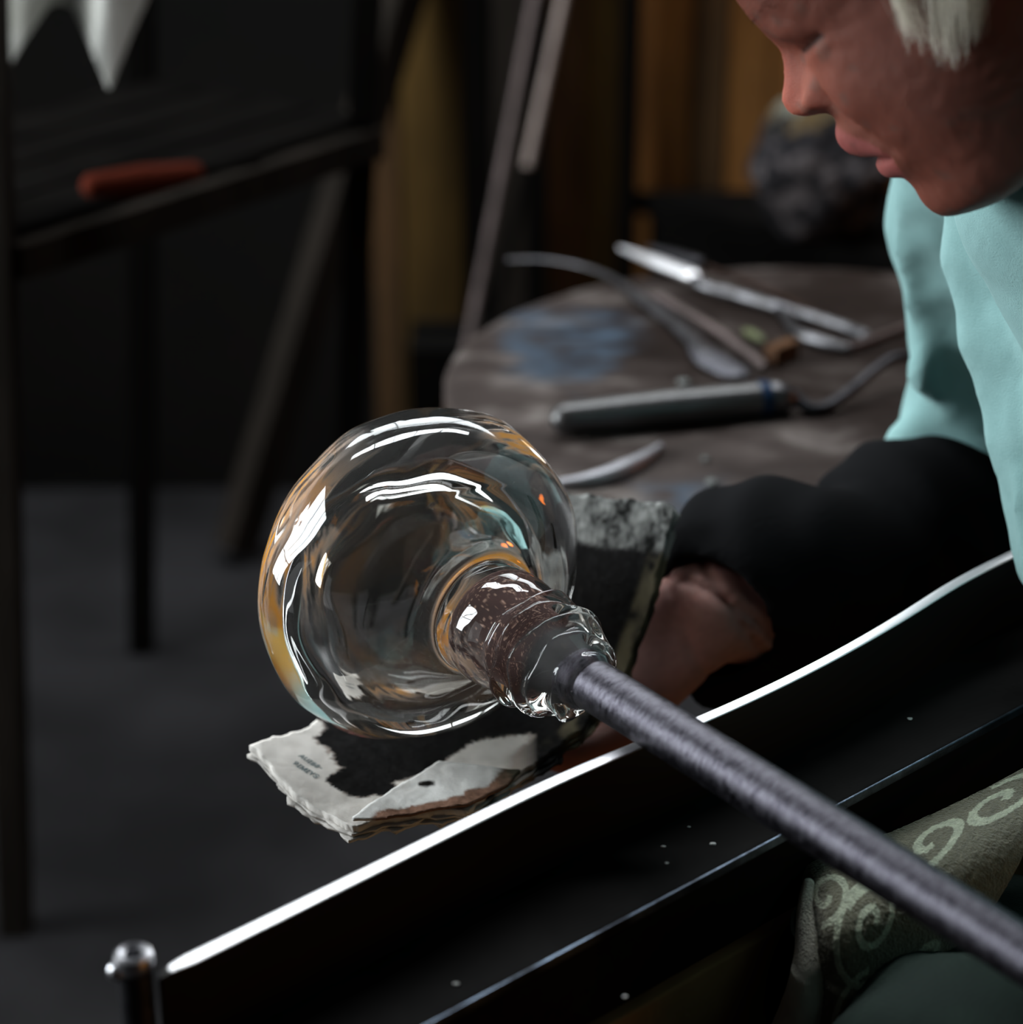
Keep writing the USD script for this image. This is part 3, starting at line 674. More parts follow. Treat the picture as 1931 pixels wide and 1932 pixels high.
refr_gold = np.clip(np.maximum(refr_gold, knob), 0, 1)[:, None]
gcol = V(1, .995, .98) * (1 - refr_gold) + V(1.0, .43, .04) * refr_gold
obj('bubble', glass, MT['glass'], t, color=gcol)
t = thing('blowpipe', 'dark steel blowpipe resting on the rail with glass on its end', 'blowpipe')
hp = [(.064, 1e-5), (.064, .0165), (.0655, .0182), (.070, .0187), (.096, .0187), (.102, .0178), (.108, .0155), (.116, .0138), (.130, .0132), (.150, .0130)]
hpd = PchipInterpolator(np.arange(len(hp)), np.array(hp))(np.linspace(0, len(hp) - 1, 260)); hpd[0, 1] = 1e-5
hm = revolve(np.vstack([hpd, [(.150, 1e-5)]]), BC, AX, 400)
hv = np.array(hm.vertices); hs = (hv - BC) @ AX; hr_ = hv - BC - hs[:, None] * AX
ha = np.arctan2(hr_[:, 2], hr_ @ side_); hrad = np.linalg.norm(hr_, axis=1)
hn = noise(np.c_[np.cos(ha) * 14, np.sin(ha) * 14, hs * 2600 + 3 * np.sin(ha * 2)], 3) * .7 + noise(np.c_[np.cos(ha) * 30, np.sin(ha) * 30, hs * 1800], 9) * .3
hl = fbm(hv * 90, 3, 2)
spk = np.clip((hn - .66 + .2 * (hl - .5)) * 9, 0, 1)[:, None]
hcol = V(.055, .014, .010) * (.6 + .8 * hl[:, None]) * (1 - spk) + V(.50, .30, .23) * spk
dk = np.clip((hs - .106) / .010, 0, 1)[:, None]
hcol = hcol * (1 - dk) + V(.005, .0045, .005) * dk
obj('pipe_head', hm, MT['core'], t, color=hcol, label='rust-brown speckled pipe head inside the glass')
pl = np.linspace(.120, 1.25, 80)
pr = np.interp(pl, [.12, .15, .30, .55, 1.25], [.0128, .0132, .0128, .0105, .0098])
obj('shaft', revolve(np.vstack([[(.120, 1e-5)], np.c_[pl, pr], [(1.25, 1e-5)]]), BC, AX, 48), MT['pipe_steel'], t)

# ================================================================== WET NEWSPAPER PAD
PG, PZ = [.90, 1.03, 1.05, 1.082, 1.116, 1.16, 1.193, 1.25], [.7235, .7235, .7245, .728, .742, .789, .822, .868]
pzf = PchipInterpolator(PG, PZ)
def pad_z(x, y):
    g = y + .3 * x
    w = fbm(np.stack([x * 40, y * 40, 0 * x], -1), 3, 14) - .5
    left = np.clip((-.09 - x) / .05, 0, 1)
    return pzf(np.clip(g, .9, 1.25)) + .004 * w + .012 * left ** 2
def wp(px, py, z): return tuple(onz(px, py, z)[:2])
outline = [wp(475, 1402, .737), wp(560, 1492, .730), wp(663, 1552, .727), wp(720, 1540, .725), wp(800, 1528, .724), wp(880, 1526, .724), (.006, 1.03), (.041, 1.07), (.063, 1.097), (.086, 1.134), (.099, 1.166), (.034, 1.186), (-.04, 1.175), (-.09, 1.13), wp(578, 1330, .742)]
padp = Polygon(outline)
t = thing('newspaper_pad', 'folded charred white newspaper pad cupped under the glass', 'newspaper')
front = shapely.LineString(outline[:7])
rightb = shapely.LineString(outline[6:11])
topb = shapely.LineString(outline[10:13])
leftb = shapely.LineString([outline[0], outline[-1]])
def paper_colour(v, top=True):
    x, y = v[:, 0], v[:, 1]
    pt = shapely.points(x, y)
    df, dr, dt, dl = shapely.distance(pt, front), shapely.distance(pt, rightb), shapely.distance(pt, topb), shapely.distance(pt, leftb)
    n = fbm(np.c_[x * 120, y * 120, 0 * x], 4, 3); nf = fbm(np.c_[x * 500, y * 500, 0 * x], 3, 4); ns = fbm(np.c_[x * 30, y * 30, 0 * x], 2, 5)
    g = y + .3 * x
    paper = V(.56, .535, .50) * (.85 + .3 * n[:, None])
    edge = .036 + .010 * (ns - .5) * 2 + .004 * (nf - .5)
    # the paper strip is widest at the left corner
    char = np.clip((np.minimum(df - edge, dl - .009 - .004 * (nf - .5)) / .0014), 0, 1)
    rb = np.clip((.020 - dr) / .006 + (n - .5) * 2.0, 0, 1) * np.clip((x + .005) / .02, 0, 1)
    char = np.maximum(char, rb)
    # second burnt hole in the strip, and two flecks
    def spot(px, py, r, sx=1.):
        c = V(*wp(px, py, .727)); return np.hypot((x - c[0]) * sx, y - c[1]) - r * (.7 + .9 * n)
    for args in ((655, 1462, .010), (690, 1474, .010), (722, 1478, .007), (805, 1470, .004), (642, 1446, .002), (768, 1462, .0012), (770, 1502, .0012), (905, 1478, .008)):
        char = np.maximum(char, np.clip(-spot(*args) / .0012, 0, 1))
    brown = np.clip(char * 3, 0, 1) * (1 - char)
    black = V(.010, .0095, .0095) + .012 * (nf[:, None] - .35).clip(0) 
    c = paper * (1 - char[:, None]) + black * char[:, None]
    c = c * (1 - .6 * brown[:, None]) + .6 * brown[:, None] * V(.16, .09, .05)
    # ashy grey band along the raised rim, olive scorch by the right edge
    band = np.clip((.022 - dt + .012 * (ns - .5)) / .002, 0, 1) * np.clip((g - 1.12) / .01, 0, 1)
    ash = (V(.15, .153, .147) * (.08 + 1.9 * np.clip((.6 * n + .4 * nf - .36) * 2.6, 0, 1)[:, None]))
    c = c * (1 - band[:, None]) + ash * band[:, None]
    ol = np.clip((.011 - dr) / .003, 0, 1) * np.clip((g - 1.06) / .02, 0, 1) * (1 - band) * np.clip((n - .35) * 4, 0, 1)
    c = c * (1 - ol[:, None]) + V(.085, .075, .05) * ol[:, None]
    return c
main = slab(padp, lambda x, y: pad_z(x, y), .0035, .0016, ragged=.006, seed=2)
obj('top_sheet', main, MT['paper'], t, color=paper_colour(np.array(main.vertices)))
for k in range(3):
    off = .0012 + .0014 * k
    sub = slab(padp.buffer(.0008 + .0008 * k if k < 2 else -.002), lambda x, y, k=k: pad_z(x, y) - .0036 - .0024 * k - .0006 * (fbm(np.stack([x * 60, y * 60, 0 * x + k], -1), 2, k) - .5), .0018, .0035, ragged=.008 + .004 * k, seed=10 + k)
    c = paper_colour(np.array(sub.vertices)); c = np.where((c.mean(1) > .25)[:, None], c * (.9 - .06 * k), c)
    obj('sheet', sub, MT['paper'], t, color=c)
# the flap folded back over the front right
fp = [wp(672, 1545, .727), wp(742, 1492, .727), wp(830, 1438, .728), wp(905, 1447, .728), wp(975, 1447, .729), wp(955, 1478, .728), wp(880, 1520, .726), wp(800, 1530, .726), wp(730, 1546, .726)]
fl = slab(Polygon(fp).buffer(.0015), lambda x, y: pad_z(x, y) + .004 + .0022 * (fbm(np.stack([x * 70, y * 70, 0 * x], -1), 3, 41) - .3), .0016, .0015, ragged=.003, seed=9)
fv = np.array(fl.vertices); n = fbm(fv * 130, 4, 8); nf = fbm(fv * 500, 3, 6)
fc = V(.55, .55, .535) * (.82 + .36 * n[:, None])
fe = shapely.distance(shapely.points(fv[:, 0], fv[:, 1]), shapely.LineString([fp[4], fp[5], fp[6], fp[7], fp[8]]))
br = np.clip((.0075 - fe + .012 * (n - .5)) / .002, 0, 1)
fc = fc * (1 - br[:, None]) + br[:, None] * V(.15, .085, .06) * (.4 + 1.4 * nf[:, None])
ed = np.clip((fv[:, 0] - wp(925, 1460, .728)[0]) / .012 + (n - .5) * 1.5, 0, 1)
fc = fc * (1 - ed[:, None]) + ed[:, None] * V(.03, .028, .02)
c0 = V(*wp(806, 1470, .73)); sp = np.clip((.0045 * (.6 + n) - np.hypot(fv[:, 0] - c0[0], (fv[:, 1] - c0[1]) * 1.6)) / .001, 0, 1)
fc = fc * (1 - sp[:, None]) + sp[:, None] * V(.012, .011, .01)
obj('folded_flap', fl, MT['paper'], t, color=fc)
# print on the sheet
def lettering(text, px, py, z, h, dirpx, name='print'):
    a, b = onz(px, py, z), onz(px + dirpx[0], py + dirpx[1], z)
    ex = (b - a); ex[2] = 0; ex /= np.linalg.norm(ex); ey = V(-ex[1], ex[0], 0)
    m = meshkit.text_mesh(text, h, .0002)
    v = np.array(m.vertices); w = a + v[:, :1] * ex + v[:, 1:2] * ey
    w[:, 2] = pad_z(w[:, 0], w[:, 1]) + .0004 + v[:, 2]
    obj(name, trimesh.Trimesh(w, m.faces, process=False), MT['ink'], t, smooth=False)
lettering('AUI88-', 562, 1416, .732, .0034, (50, 22))
lettering('9IMIYS', 550, 1431, .732, .0036, (50, 22))

# ================================================================== THE GLASSBLOWER
person = thing('person', 'grey-haired person in mint sweatshirt and black arm guard leaning over the glass', 'person')
HD = 1.03
HO = at(1445, 0, HD)                              # glabella
ray = (HO - EYE) / np.linalg.norm(HO - EYE)
hr = RIGHT - (RIGHT @ ray) * ray; hr /= np.linalg.norm(hr)
hu = np.cross(hr, ray); hu /= np.linalg.norm(hu)
if hu[2] < 0: hu = -hu
tilt = math.atan2(.63, .777)
h_dn = math.sin(tilt) * hr - math.cos(tilt) * hu
h_fw = -math.cos(tilt) * hr - math.sin(tilt) * hu
yaw = math.radians(7)
h_lt = -ray
h_fw, h_lt = math.cos(yaw) * h_fw + math.sin(yaw) * ray, math.cos(yaw) * h_lt + math.sin(yaw) * h_fw
HR = np.column_stack([h_dn, h_fw, h_lt])          # head axes: down, forward, left
def hw_(d, f, l): return HO + HR @ V(d, f, l)

pr_pts = np.array([(-.125, -.075), (-.10, -.040), (-.075, -.018), (-.05, -.006), (-.025, -.001), (-.002, .0025), (.0086, .0037), (.0155, .0046), (.0205, .0047), (.0227, .0047), (.0287, .0094), (.036, .0167),
    (.0407, .0213), (.0445, .0236), (.0491, .0236), (.0541, .0205), (.058, .0153), (.0612, .0098), (.0645, .0078), (.0675, .0086), (.071, .0118), (.0762, .0140), (.0815, .0134), (.0885, .0088), (.0922, .0048), (.0955, .0062), (.1005, .0069), (.1045, .0048), (.1083, -.0008),
    (.1156, -.0019), (.123, -.0010), (.1287, -.0016), (.135, -.0046), (.140, -.0137), (.1435, -.024), (.146, -.036), (.148, -.06), (.152, -.10)])
ba_pts = np.array([(-.125, -.075), (-.10, -.040), (-.075, -.018), (-.05, -.006), (-.025, -.001), (-.002, .0012), (.012, -.001), (.025, -.004), (.04, -.001), (.055, .002), (.07, .0045), (.085, .0045), (.095, .002), (.108, -.0025), (.1156, -.0035), (.123, -.003), (.1287, -.0035), (.135, -.007), (.140, -.015), (.1435, -.025), (.146, -.037), (.148, -.06), (.152, -.10)])
prf, baf = PchipInterpolator(*pr_pts.T), PchipInterpolator(*ba_pts.T)
kd = [-.125, -.02, .015, .03, .045, .055, .06, .066, .075, .09, .10, .108, .12, .152]
kw = [.03, .02, .009, .0070, .0095, .0115, .010, .012, .018, .019, .017, .020, .018, .03]
Wd = PchipInterpolator([-.14, -.10, -.05, 0, .03, .06, .09, .115, .135, .152], [.04, .060, .072, .0745, .0735, .0705, .064, .057, .050, .045])
Rd = PchipInterpolator([-.14, -.05, .03, .09, .115, .14, .152], [.07, .085, .088, .085, .075, .060, .05])
def bump(d, l, d0, l0, sd, sl): return np.exp(-((d - d0) / sd) ** 2 - ((np.abs(l) - l0) / sl) ** 2)
def seg(d, l, a, b):
    a, b = V(*a), V(*b); ab = b - a
    t = np.clip(((d - a[0]) * ab[0] + (np.abs(l) - a[1]) * ab[1]) / (ab @ ab), 0, 1)
    return np.hypot(d - a[0] - t * ab[0], np.abs(l) - a[1] - t * ab[1])
def face_front(d, l):
    dc = np.clip(d, -.125, .152)
    B, Pm, w = baf(dc), prf(dc), np.interp(dc, kd, kw)
    x = np.clip(np.abs(l) / Wd(dc), 0, 1)
    F = B - Rd(dc) * (1 - np.sqrt(np.maximum(1 - x ** 2.1, 0)))
    F = F + (Pm - B) * np.exp(-np.abs(l / w) ** 2.4)
    F += .0105 * bump(d, l, .0500, .0140, .0080, .0066)           # wings of the nose
    F -= .0035 * bump(d, l, .0475, .0095, .004, .003)
    F -= .0095 * bump(d, l, .0265, .024, .011, .013)            # sockets
    F += .0108 * bump(d, l, .0195, .031, .0095, .0145)            # lid over the eye
    F += .004 * bump(d, l, .004, .027, .010, .018)
    F -= .0050 * np.exp(-(seg(d, l, (.0300, .017), (.0285, .046)) / .0022) ** 2)   # closed lid line
    F += .0022 * np.exp(-(seg(d, l, (.0345, .020), (.034, .044)) / .0035) ** 2)
    F += .0065 * bump(d, l, .056, .040, .020, .020)               # cheek
    F -= .0030 * np.exp(-(seg(d, l, (.052, .0215), (.092, .034)) / .0035) ** 2)    # fold beside the mouth
    F -= .0030 * np.exp(-(seg(d, l, (.0925, .0), (.0955, .027)) / .0022) ** 2)     # mouth line
    F += .0025 * bump(d, l, .1, .03, .012, .012)
    for a_, b_ in (((.028, .050), (.022, .066)), ((.031, .050), (.034, .066)), ((.036, .046), (.044, .058)), ((.018, .049), (.010, .062))):
        F -= .0014 * np.exp(-(seg(d, l, a_, b_) / .0014) ** 2)
    return F
def head_field(q):
    d, f, l = q[..., 0], q[..., 1], q[..., 2]
    g = (f - face_front(d, l)) * .62
    dc = np.clip(d, -.14, .152)
    side = (np.abs(l) - Wd(dc) * (1.01 - .0 * f)) * .9
    g = smax(g, side, .012)
    g = smax(g, -(f + .085) * 1.0, .03)
    g = smax(g, d - (.1495 + np.where(f < -.03, (f + .03) * .42, 0)), .010)
    g = smax(g, -(d + .10), .03)
    sk = f_ell(q, (-.022, -.092, 0), (.118, .096, .077))
    g = smin(g, sk, .022)
    jaw = f_ell(q, (.085, -.062, 0), (.050, .045, .060))
    g = smin(g, jaw, .02)
    for s in (1, -1):
        ear = f_ell(q, (.032, -.098, .079 * s), (.033, .017, .009))
        ear = smax(ear, -f_ell(q, (.030, -.097, .088 * s), (.022, .010, .008)), .004)
        g = smin(g, ear, .005)
    nb = nb_h
    g = smin(g, f_cone(q, (.055, -.105, 0), nb, .054, .060), .022)
    # creases by the eye and along the jaw
    return g
NECK = V(.302, 1.075, 1.09)
nb_h = HR.T @ (NECK - HO)
lo, hi = V(-.15, -.215, -.10), V(.20, .04, .10)
lo = np.minimum(lo, nb_h - .06); hi = np.maximum(hi, nb_h + .06)
head = field_mesh(head_field, lo, hi, .0021, 5)
hv = np.array(head.vertices)
fine = (fbm(hv * 160, 3, 2) - .5)
head.vertices = HO + (hv + np.array(head.vertex_normals) * (fine * .0009)[:, None]) @ HR.T

# arm, hand and trunk below the clothes
WR = at(1405, 1158, 1.30); EL = at(1800, 905, 1.42); SH = V(.285, 1.262, 1.035)
PALM0, KN = at(1328, 1148, 1.292), V(.046, 1.128, .699)
fdir = KN - PALM0; fdir /= np.linalg.norm(fdir)
pn = V(-.35, -.42, .84); pn -= (pn @ fdir) * fdir; pn /= np.linalg.norm(pn)
pw = np.cross(fdir, pn)
def hand_field(P):
    g = f_chain(P, [WR + (EL - WR) * .5, WR, PALM0], [.036, .0285, .030], .01)
    for s in (-.024, -.008, .008, .024):
        g = smin(g, f_cone(P, PALM0 + pw * s * .8, KN + pw * s, .0165, .0115), .012)
    g = smin(g, f_cone(P, WR * .3 + PALM0 * .7 + pn * .008, PALM0 * .6 + KN * .4 + (1.0 if pw[1] > 0 else -1.0) * pw * .022 + pn * .006, .022, .016), .012)
    L = [.046, .052, .049, .038]
    for k, s in enumerate((-.027, -.009, .009, .026)):
        a = KN + pw * s * 1.05; l = L[k]
        p1 = a + fdir * l * .85 + pn * .001; p1[2] = max(p1[2], .695); p2 = p1 + (fdir * .80 + pn * .25) * l * .55; p2[2] = .7025; p3 = p2 + (fdir * .6 + pn * .5) * l * .42; p3[2] = .7045
        g = smin(g, f_chain(P, [a - fdir * .012, p1, p2, p3], [.0108, .0095, .0085, .0072], .003), .005)
    # thumb leaves the side of the palm
    sg = 1.0 if pw[1] > 0 else -1.0
    tb = PALM0 * .75 + KN * .25 + sg * pw * .030
    g = smin(g, f_chain(P, [tb - sg * pw * .012, tb + sg * pw * .016 + fdir * .024, tb + sg * pw * .020 + fdir * .052 , tb + sg * pw * .014 + fdir * .074], [.015, .0115, .0098, .0082], .004), .007)
    # creases of the heel of the hand
    q = P - PALM0
    u, w = q @ pw, q @ fdir
    g = g + .0032 * np.exp(-((w + .016 + .25 * u) / .0022) ** 2) + .0034 * np.exp(-((w + .004 - .35 * u) / .002) ** 2) + .0020 * np.exp(-((w - .010 + .5 * u) / .002) ** 2) + .0010 * np.exp(-((w + .030 + .1 * u) / .002) ** 2)
    return g
hb = np.array([WR + (EL - WR) * .5, PALM0, KN, KN + fdir * .13])
hand = field_mesh(hand_field, hb.min(0) - .06, hb.max(0) + .06, .0026, 4)
SHL, ELL, WRL, GR = V(.395, .885, 1.03), V(.47, .74, .90), V(.40, .56, .845), V(.335, .55, .838)
HIP = V(.52, 1.0, .56)
def trunk_field(P):
    g = f_cone(P, NECK + V(.085, -.02, -.08), HIP + V(.02, -.02, 0), .055, .09)
    g = smin(g, f_cone(P, SH + V(.045, .0, -.01), SHL + V(.01, 0, -.01), .035, .045), .03)
    g = smin(g, f_cone(P, NECK + V(-.02, -.005, .02), NECK + V(.07, 0, -.08), .053, .05), .03)
    g = smin(g, f_chain(P, [SH + V(.04, .02, 0), EL + V(.015, .02, 0), WR + (EL - WR) * .35], [.04, .026, .030], .02), .03)
    g = smin(g, f_chain(P, [SHL, ELL, WRL], [.042, .036, .029], .02), .03)
    return g
lo = np.min([HIP - .15, WR, ELL - .05, WRL - .04], 0); hi = np.max([HIP + .15, NECK + .06, EL + .06, SH + .07], 0)
trunk = field_mesh(trunk_field, lo, hi, .007, 4)
axp = AX.copy()
GRC = BC + AX * ((GR - BC) @ AX)
def lhand_field(P):
    wv = WRL; pc = GRC + V(.012, .0, .030)
    g = f_cone(P, wv + (ELL - wv) * .3, wv, .034, .027)
    g = smin(g, f_cone(P, wv, pc, .026, .022), .012)
    across = np.cross(AX, V(0, 0, 1))
    for k in range(4):
        c = GRC + AX * (.028 - .019 * k)
        ring = [c + across * (.020 * math.cos(a)) + V(0, 0, .020 * math.sin(a)) for a in np.radians([60, 110, 160, 215, 265])]
        if (ring[0] - wv) @ across < 0: pass
        g = smin(g, f_chain(P, [pc + AX * (.024 - .016 * k)] + ring, [.013, .0105, .0095, .009, .0085, .0078], .003), .004)
    c = GRC + AX * .036
    ring = [pc + AX * .02 + across * .012, c - across * .02 + V(0, 0, .012), c - across * .024 + V(0, 0, -.008), c - across * .012 + V(0, 0, -.022)]
    g = smin(g, f_chain(P, ring, [.014, .011, .0095, .008], .004), .005)
    return g
lhb = np.array([WRL + (ELL - WRL) * .3, WRL, GRC + .05, GRC - .05])
lhand = field_mesh(lhand_field, lhb.min(0) - .05, lhb.max(0) + .05, .003, 4)
def mani(m): return m3.Manifold(m3.Mesh(np.asarray(m.vertices, np.float32), np.asarray(m.faces, np.uint32)))
try:
    U = mani(head) + mani(trunk) + mani(hand) + mani(lhand)
    mm = U.to_mesh(); bodym = trimesh.Trimesh(mm.vert_properties[:, :3], mm.tri_verts, process=False)
    assert len(bodym.faces) > 1000
except Exception as ex:
    print('union failed', ex); bodym = trimesh.util.concatenate([head, trunk, hand, lhand])
bv = np.array(bodym.vertices); q = (bv - HO) @ HR
d, f, l = q.T
palm_lit = np.clip(1.6 - np.linalg.norm(bv - PALM0, axis=1) / .06, 0, 1)[:, None]
near_head = (d > -.16) & (d < .16) & (np.abs(l) < .11) & (f > -.2)
n1 = fbm(bv * 45, 3, 3); n2 = fbm(bv * 300, 3, 5)
sk = V(.155, .044, .027) * (.82 + .36 * n1[:, None]) * (.92 + .16 * n2[:, None])
sk = sk * (1 - palm_lit) + palm_lit * V(.34, .165, .14) * (.8 + .4 * n2[:, None])  # hand coloured lighter where the guard keeps light off
rosy_lit = near_head * (bump(d, l, .047, 0, .016, .019) * 1.7 + .4 * bump(d, l, .118, 0, .012, .02) + .35 * bump(d, l, .045, .035, .018, .016))  # rosy skin; the nose is coloured brighter to look lit
rosy_lit = np.clip(rosy_lit, 0, 1.7)
sk = sk * (1 - .5 * rosy_lit[:, None]) + .5 * rosy_lit[:, None] * V(.40, .115, .075)
lip = near_head * (f > -.03) * (np.clip(1.25 - (np.abs(d - .0895 - .10 * np.abs(l)) / (.0205 * np.sqrt(np.maximum(1 - (l / .029) ** 2, .0)) + 1e-5)) ** 2, 0, .25) * 4) * (np.abs(l) < .029)
lip = np.clip(lip, 0, 1)
sk = sk * (1 - lip[:, None]) + lip[:, None] * V(.26, .07, .062)
lash_shade = near_head * (f > -.06) * np.exp(-(seg(d, l, (.0302, .016), (.0288, .047)) / .0016) ** 2)  # lash line, with the lid crease's shade painted into the skin
sk = sk * (1 - lash_shade[:, None]) + lash_shade[:, None] * V(.025, .010, .008)
spots = near_head * np.clip((fbm(bv * 90, 2, 19) - .62) * 8, 0, .5)
sk = sk * (1 - spots[:, None]) + spots[:, None] * V(.12, .055, .04)
obj('body', bodym, MT['skin'], person, color=sk)

# hair: sideburn strands and the cap of hair above the frame
def strands(name, roots, tips, mat_, width, nseg=6, curl=.004, seed=0):
    rng = np.random.default_rng(seed)
    n = len(roots)
    t = np.linspace(0, 1, nseg)[None, :, None]
    P = roots[:, None] * (1 - t) + tips[:, None] * t
    P += np.sin(t * np.pi) * rng.normal(0, curl, (n, 1, 3)) + np.sin(t * 2 * np.pi) * rng.normal(0, curl * .5, (n, 1, 3))
    c = UsdGeom.BasisCurves.Define(stage, numbered(f'{person.GetPath()}/{name}'))
    c.CreateTypeAttr('linear'); c.CreateCurveVertexCountsAttr([nseg] * n)
    c.CreatePointsAttr(Vt.Vec3fArray.FromNumpy(P.reshape(-1, 3).astype(np.float32)))
    w = np.tile(np.linspace(1, .35, nseg), n) * width
    c.CreateWidthsAttr(Vt.FloatArray.FromNumpy(w.astype(np.float32))); c.SetWidthsInterpolation('vertex')
    UsdShade.MaterialBindingAPI.Apply(c.GetPrim()).Bind(mat_)
    return c.GetPrim()
def on_head(px, py, l0=.07):
    """head surface point under a pixel direction: found along the lateral axis"""
    return None
rng = np.random.default_rng(3)
def surf_l(d, f):
    """lateral position of the head's left side"""
    ls = np.linspace(.02, .1, 60)
    q = np.stack([np.full(60, d), np.full(60, f), ls], -1)
    v = head_field(q); k = np.argmax(v > 0)
    return ls[k]
roots, tips = [], []
def px_to_head(px, py):
    dx, dy = (px - 1445) / 3900, (py - 0) / 3900
    return .63 * dx + .777 * dy, -.777 * dx + .63 * dy
for c_ in range(46):
    u, v = rng.random(), rng.random()
    rx, ry = 1650 + 205 * u, -150 + 150 * v * (1 - abs(u - .5))
    end = np.interp(u, [0, .2, .45, .62, .8, 1], [20, 62, 84, 100, 74, 26]) * (.45 + .55 * rng.random())
    tx, ty = rx + np.interp(u, [0, .5, 1], [58, 24, -16]) + rng.normal(0, 9), end
    for _ in range(15):
        d0, f0 = px_to_head(rx + rng.normal(0, 9), ry + rng.normal(0, 9)); d1, f1 = px_to_head(tx + rng.normal(0, 4.5), ty + rng.normal(0, 9))
        roots.append((d0, f0)); tips.append((d1, f1))
def lift(a, off):
    a = np.array(a); out = np.zeros((len(a), 3))
    gd, gf = np.linspace(-.12, .12, 40), np.linspace(-.16, .02, 40)
    G = np.array([[surf_l(x, y) for y in gf] for x in gd])
    s = RectBivariateSpline(gd, gf, G, kx=1, ky=1)
    out[:, 0], out[:, 1] = a.T; out[:, 2] = s.ev(a[:, 0], a[:, 1]) + off
    return HO + out @ HR.T
rr_ = lift(roots, .001 + .004 * rng.random(len(roots))); tt_ = lift(tips, .003 + .006 * rng.random(len(tips)))
strands('sideburn', rr_, tt_, MT['hair'], .00013, seed=5, curl=.0016)
# cap of hair over the skull
MT['hair_mass'] = mat('hair_mass', (.50, .48, .42), .7, var=(.30, .28, .25), scale=60, stretch=(1, 4, 1), bump=.003, bscale=220)
def cap_field(q):
    g = f_ell(q, (-.025, -.097, 0), (.122, .099, .082)) + .004 * (fbm(q * 55, 2, 4) - .5)
    g = smax(g, (q[..., 0] * .8 + q[..., 1] * .9 + .074) * .8, .012)
    g = smax(g, q[..., 0] - .065, .01)
    for s_ in (1, -1): g = smax(g, -f_ell(q, (.036, -.100, .082 * s_), (.040, .026, .03)), .008)
    return g
cap = field_mesh(cap_field, V(-.16, -.21, -.10), V(.09, .02, .10), .004, 3)
cap.vertices = HO + np.array(cap.vertices) @ HR.T
obj('hair_cap', cap, MT['hair_mass'], person, smooth=True, label='short grey hair')
n = 5000
vv = rng.normal(0, 1, (n, 3)); vv /= np.linalg.norm(vv, axis=1)[:, None]
ok = (vv[:, 0] < .25) & ((vv[:, 1] < .45) | (vv[:, 0] < -.55)); vv = vv[ok]
rt = V(-.022, -.092, 0) + vv * V(.118, .096, .077)
okk = rt[:, 0] < -.035 + .9 * np.clip(-(rt[:, 1] + .075), 0, 1)
rt = rt[okk]; vv = vv[okk]
tp = rt + vv * .006 + V(.03, -.012, 0) + rng.normal(0, .004, rt.shape)
strands('hair', HO + rt @ HR.T, HO + tp @ HR.T, MT['hair'], .0003, seed=8, curl=.003)
# eyebrow and lashes
n = 260
er = np.c_[rng.uniform(-.008, .001, n), np.zeros(n), rng.uniform(.012, .045, n)]
er[:, 1] = [face_front(np.array(a[0]), np.array(a[2])) for a in er]
for s in (1, -1):
    e2 = er * V(1, 1, s); t2_ = e2 + V(.004, .006, .004 * s) + rng.normal(0, .0012, er.shape)
    strands('eyebrow', HO + e2 @ HR.T, HO + t2_ @ HR.T, MT['dark_hair'], .00016, 4, .0006, 4)
    ll = rng.uniform(.016, .046, 130); ed_ = np.full(130, .0295) + rng.normal(0, .0005, 130)
    lr = np.c_[ed_, [face_front(np.array(a), np.array(b)) for a, b in zip(ed_, ll)], ll * s]
    strands('eyelashes', HO + lr @ HR.T, HO + (lr + V(.005, .0065, .0) + rng.normal(0, .0006, lr.shape)) @ HR.T, MT['dark_hair'], .00034, 4, .0004, 6)

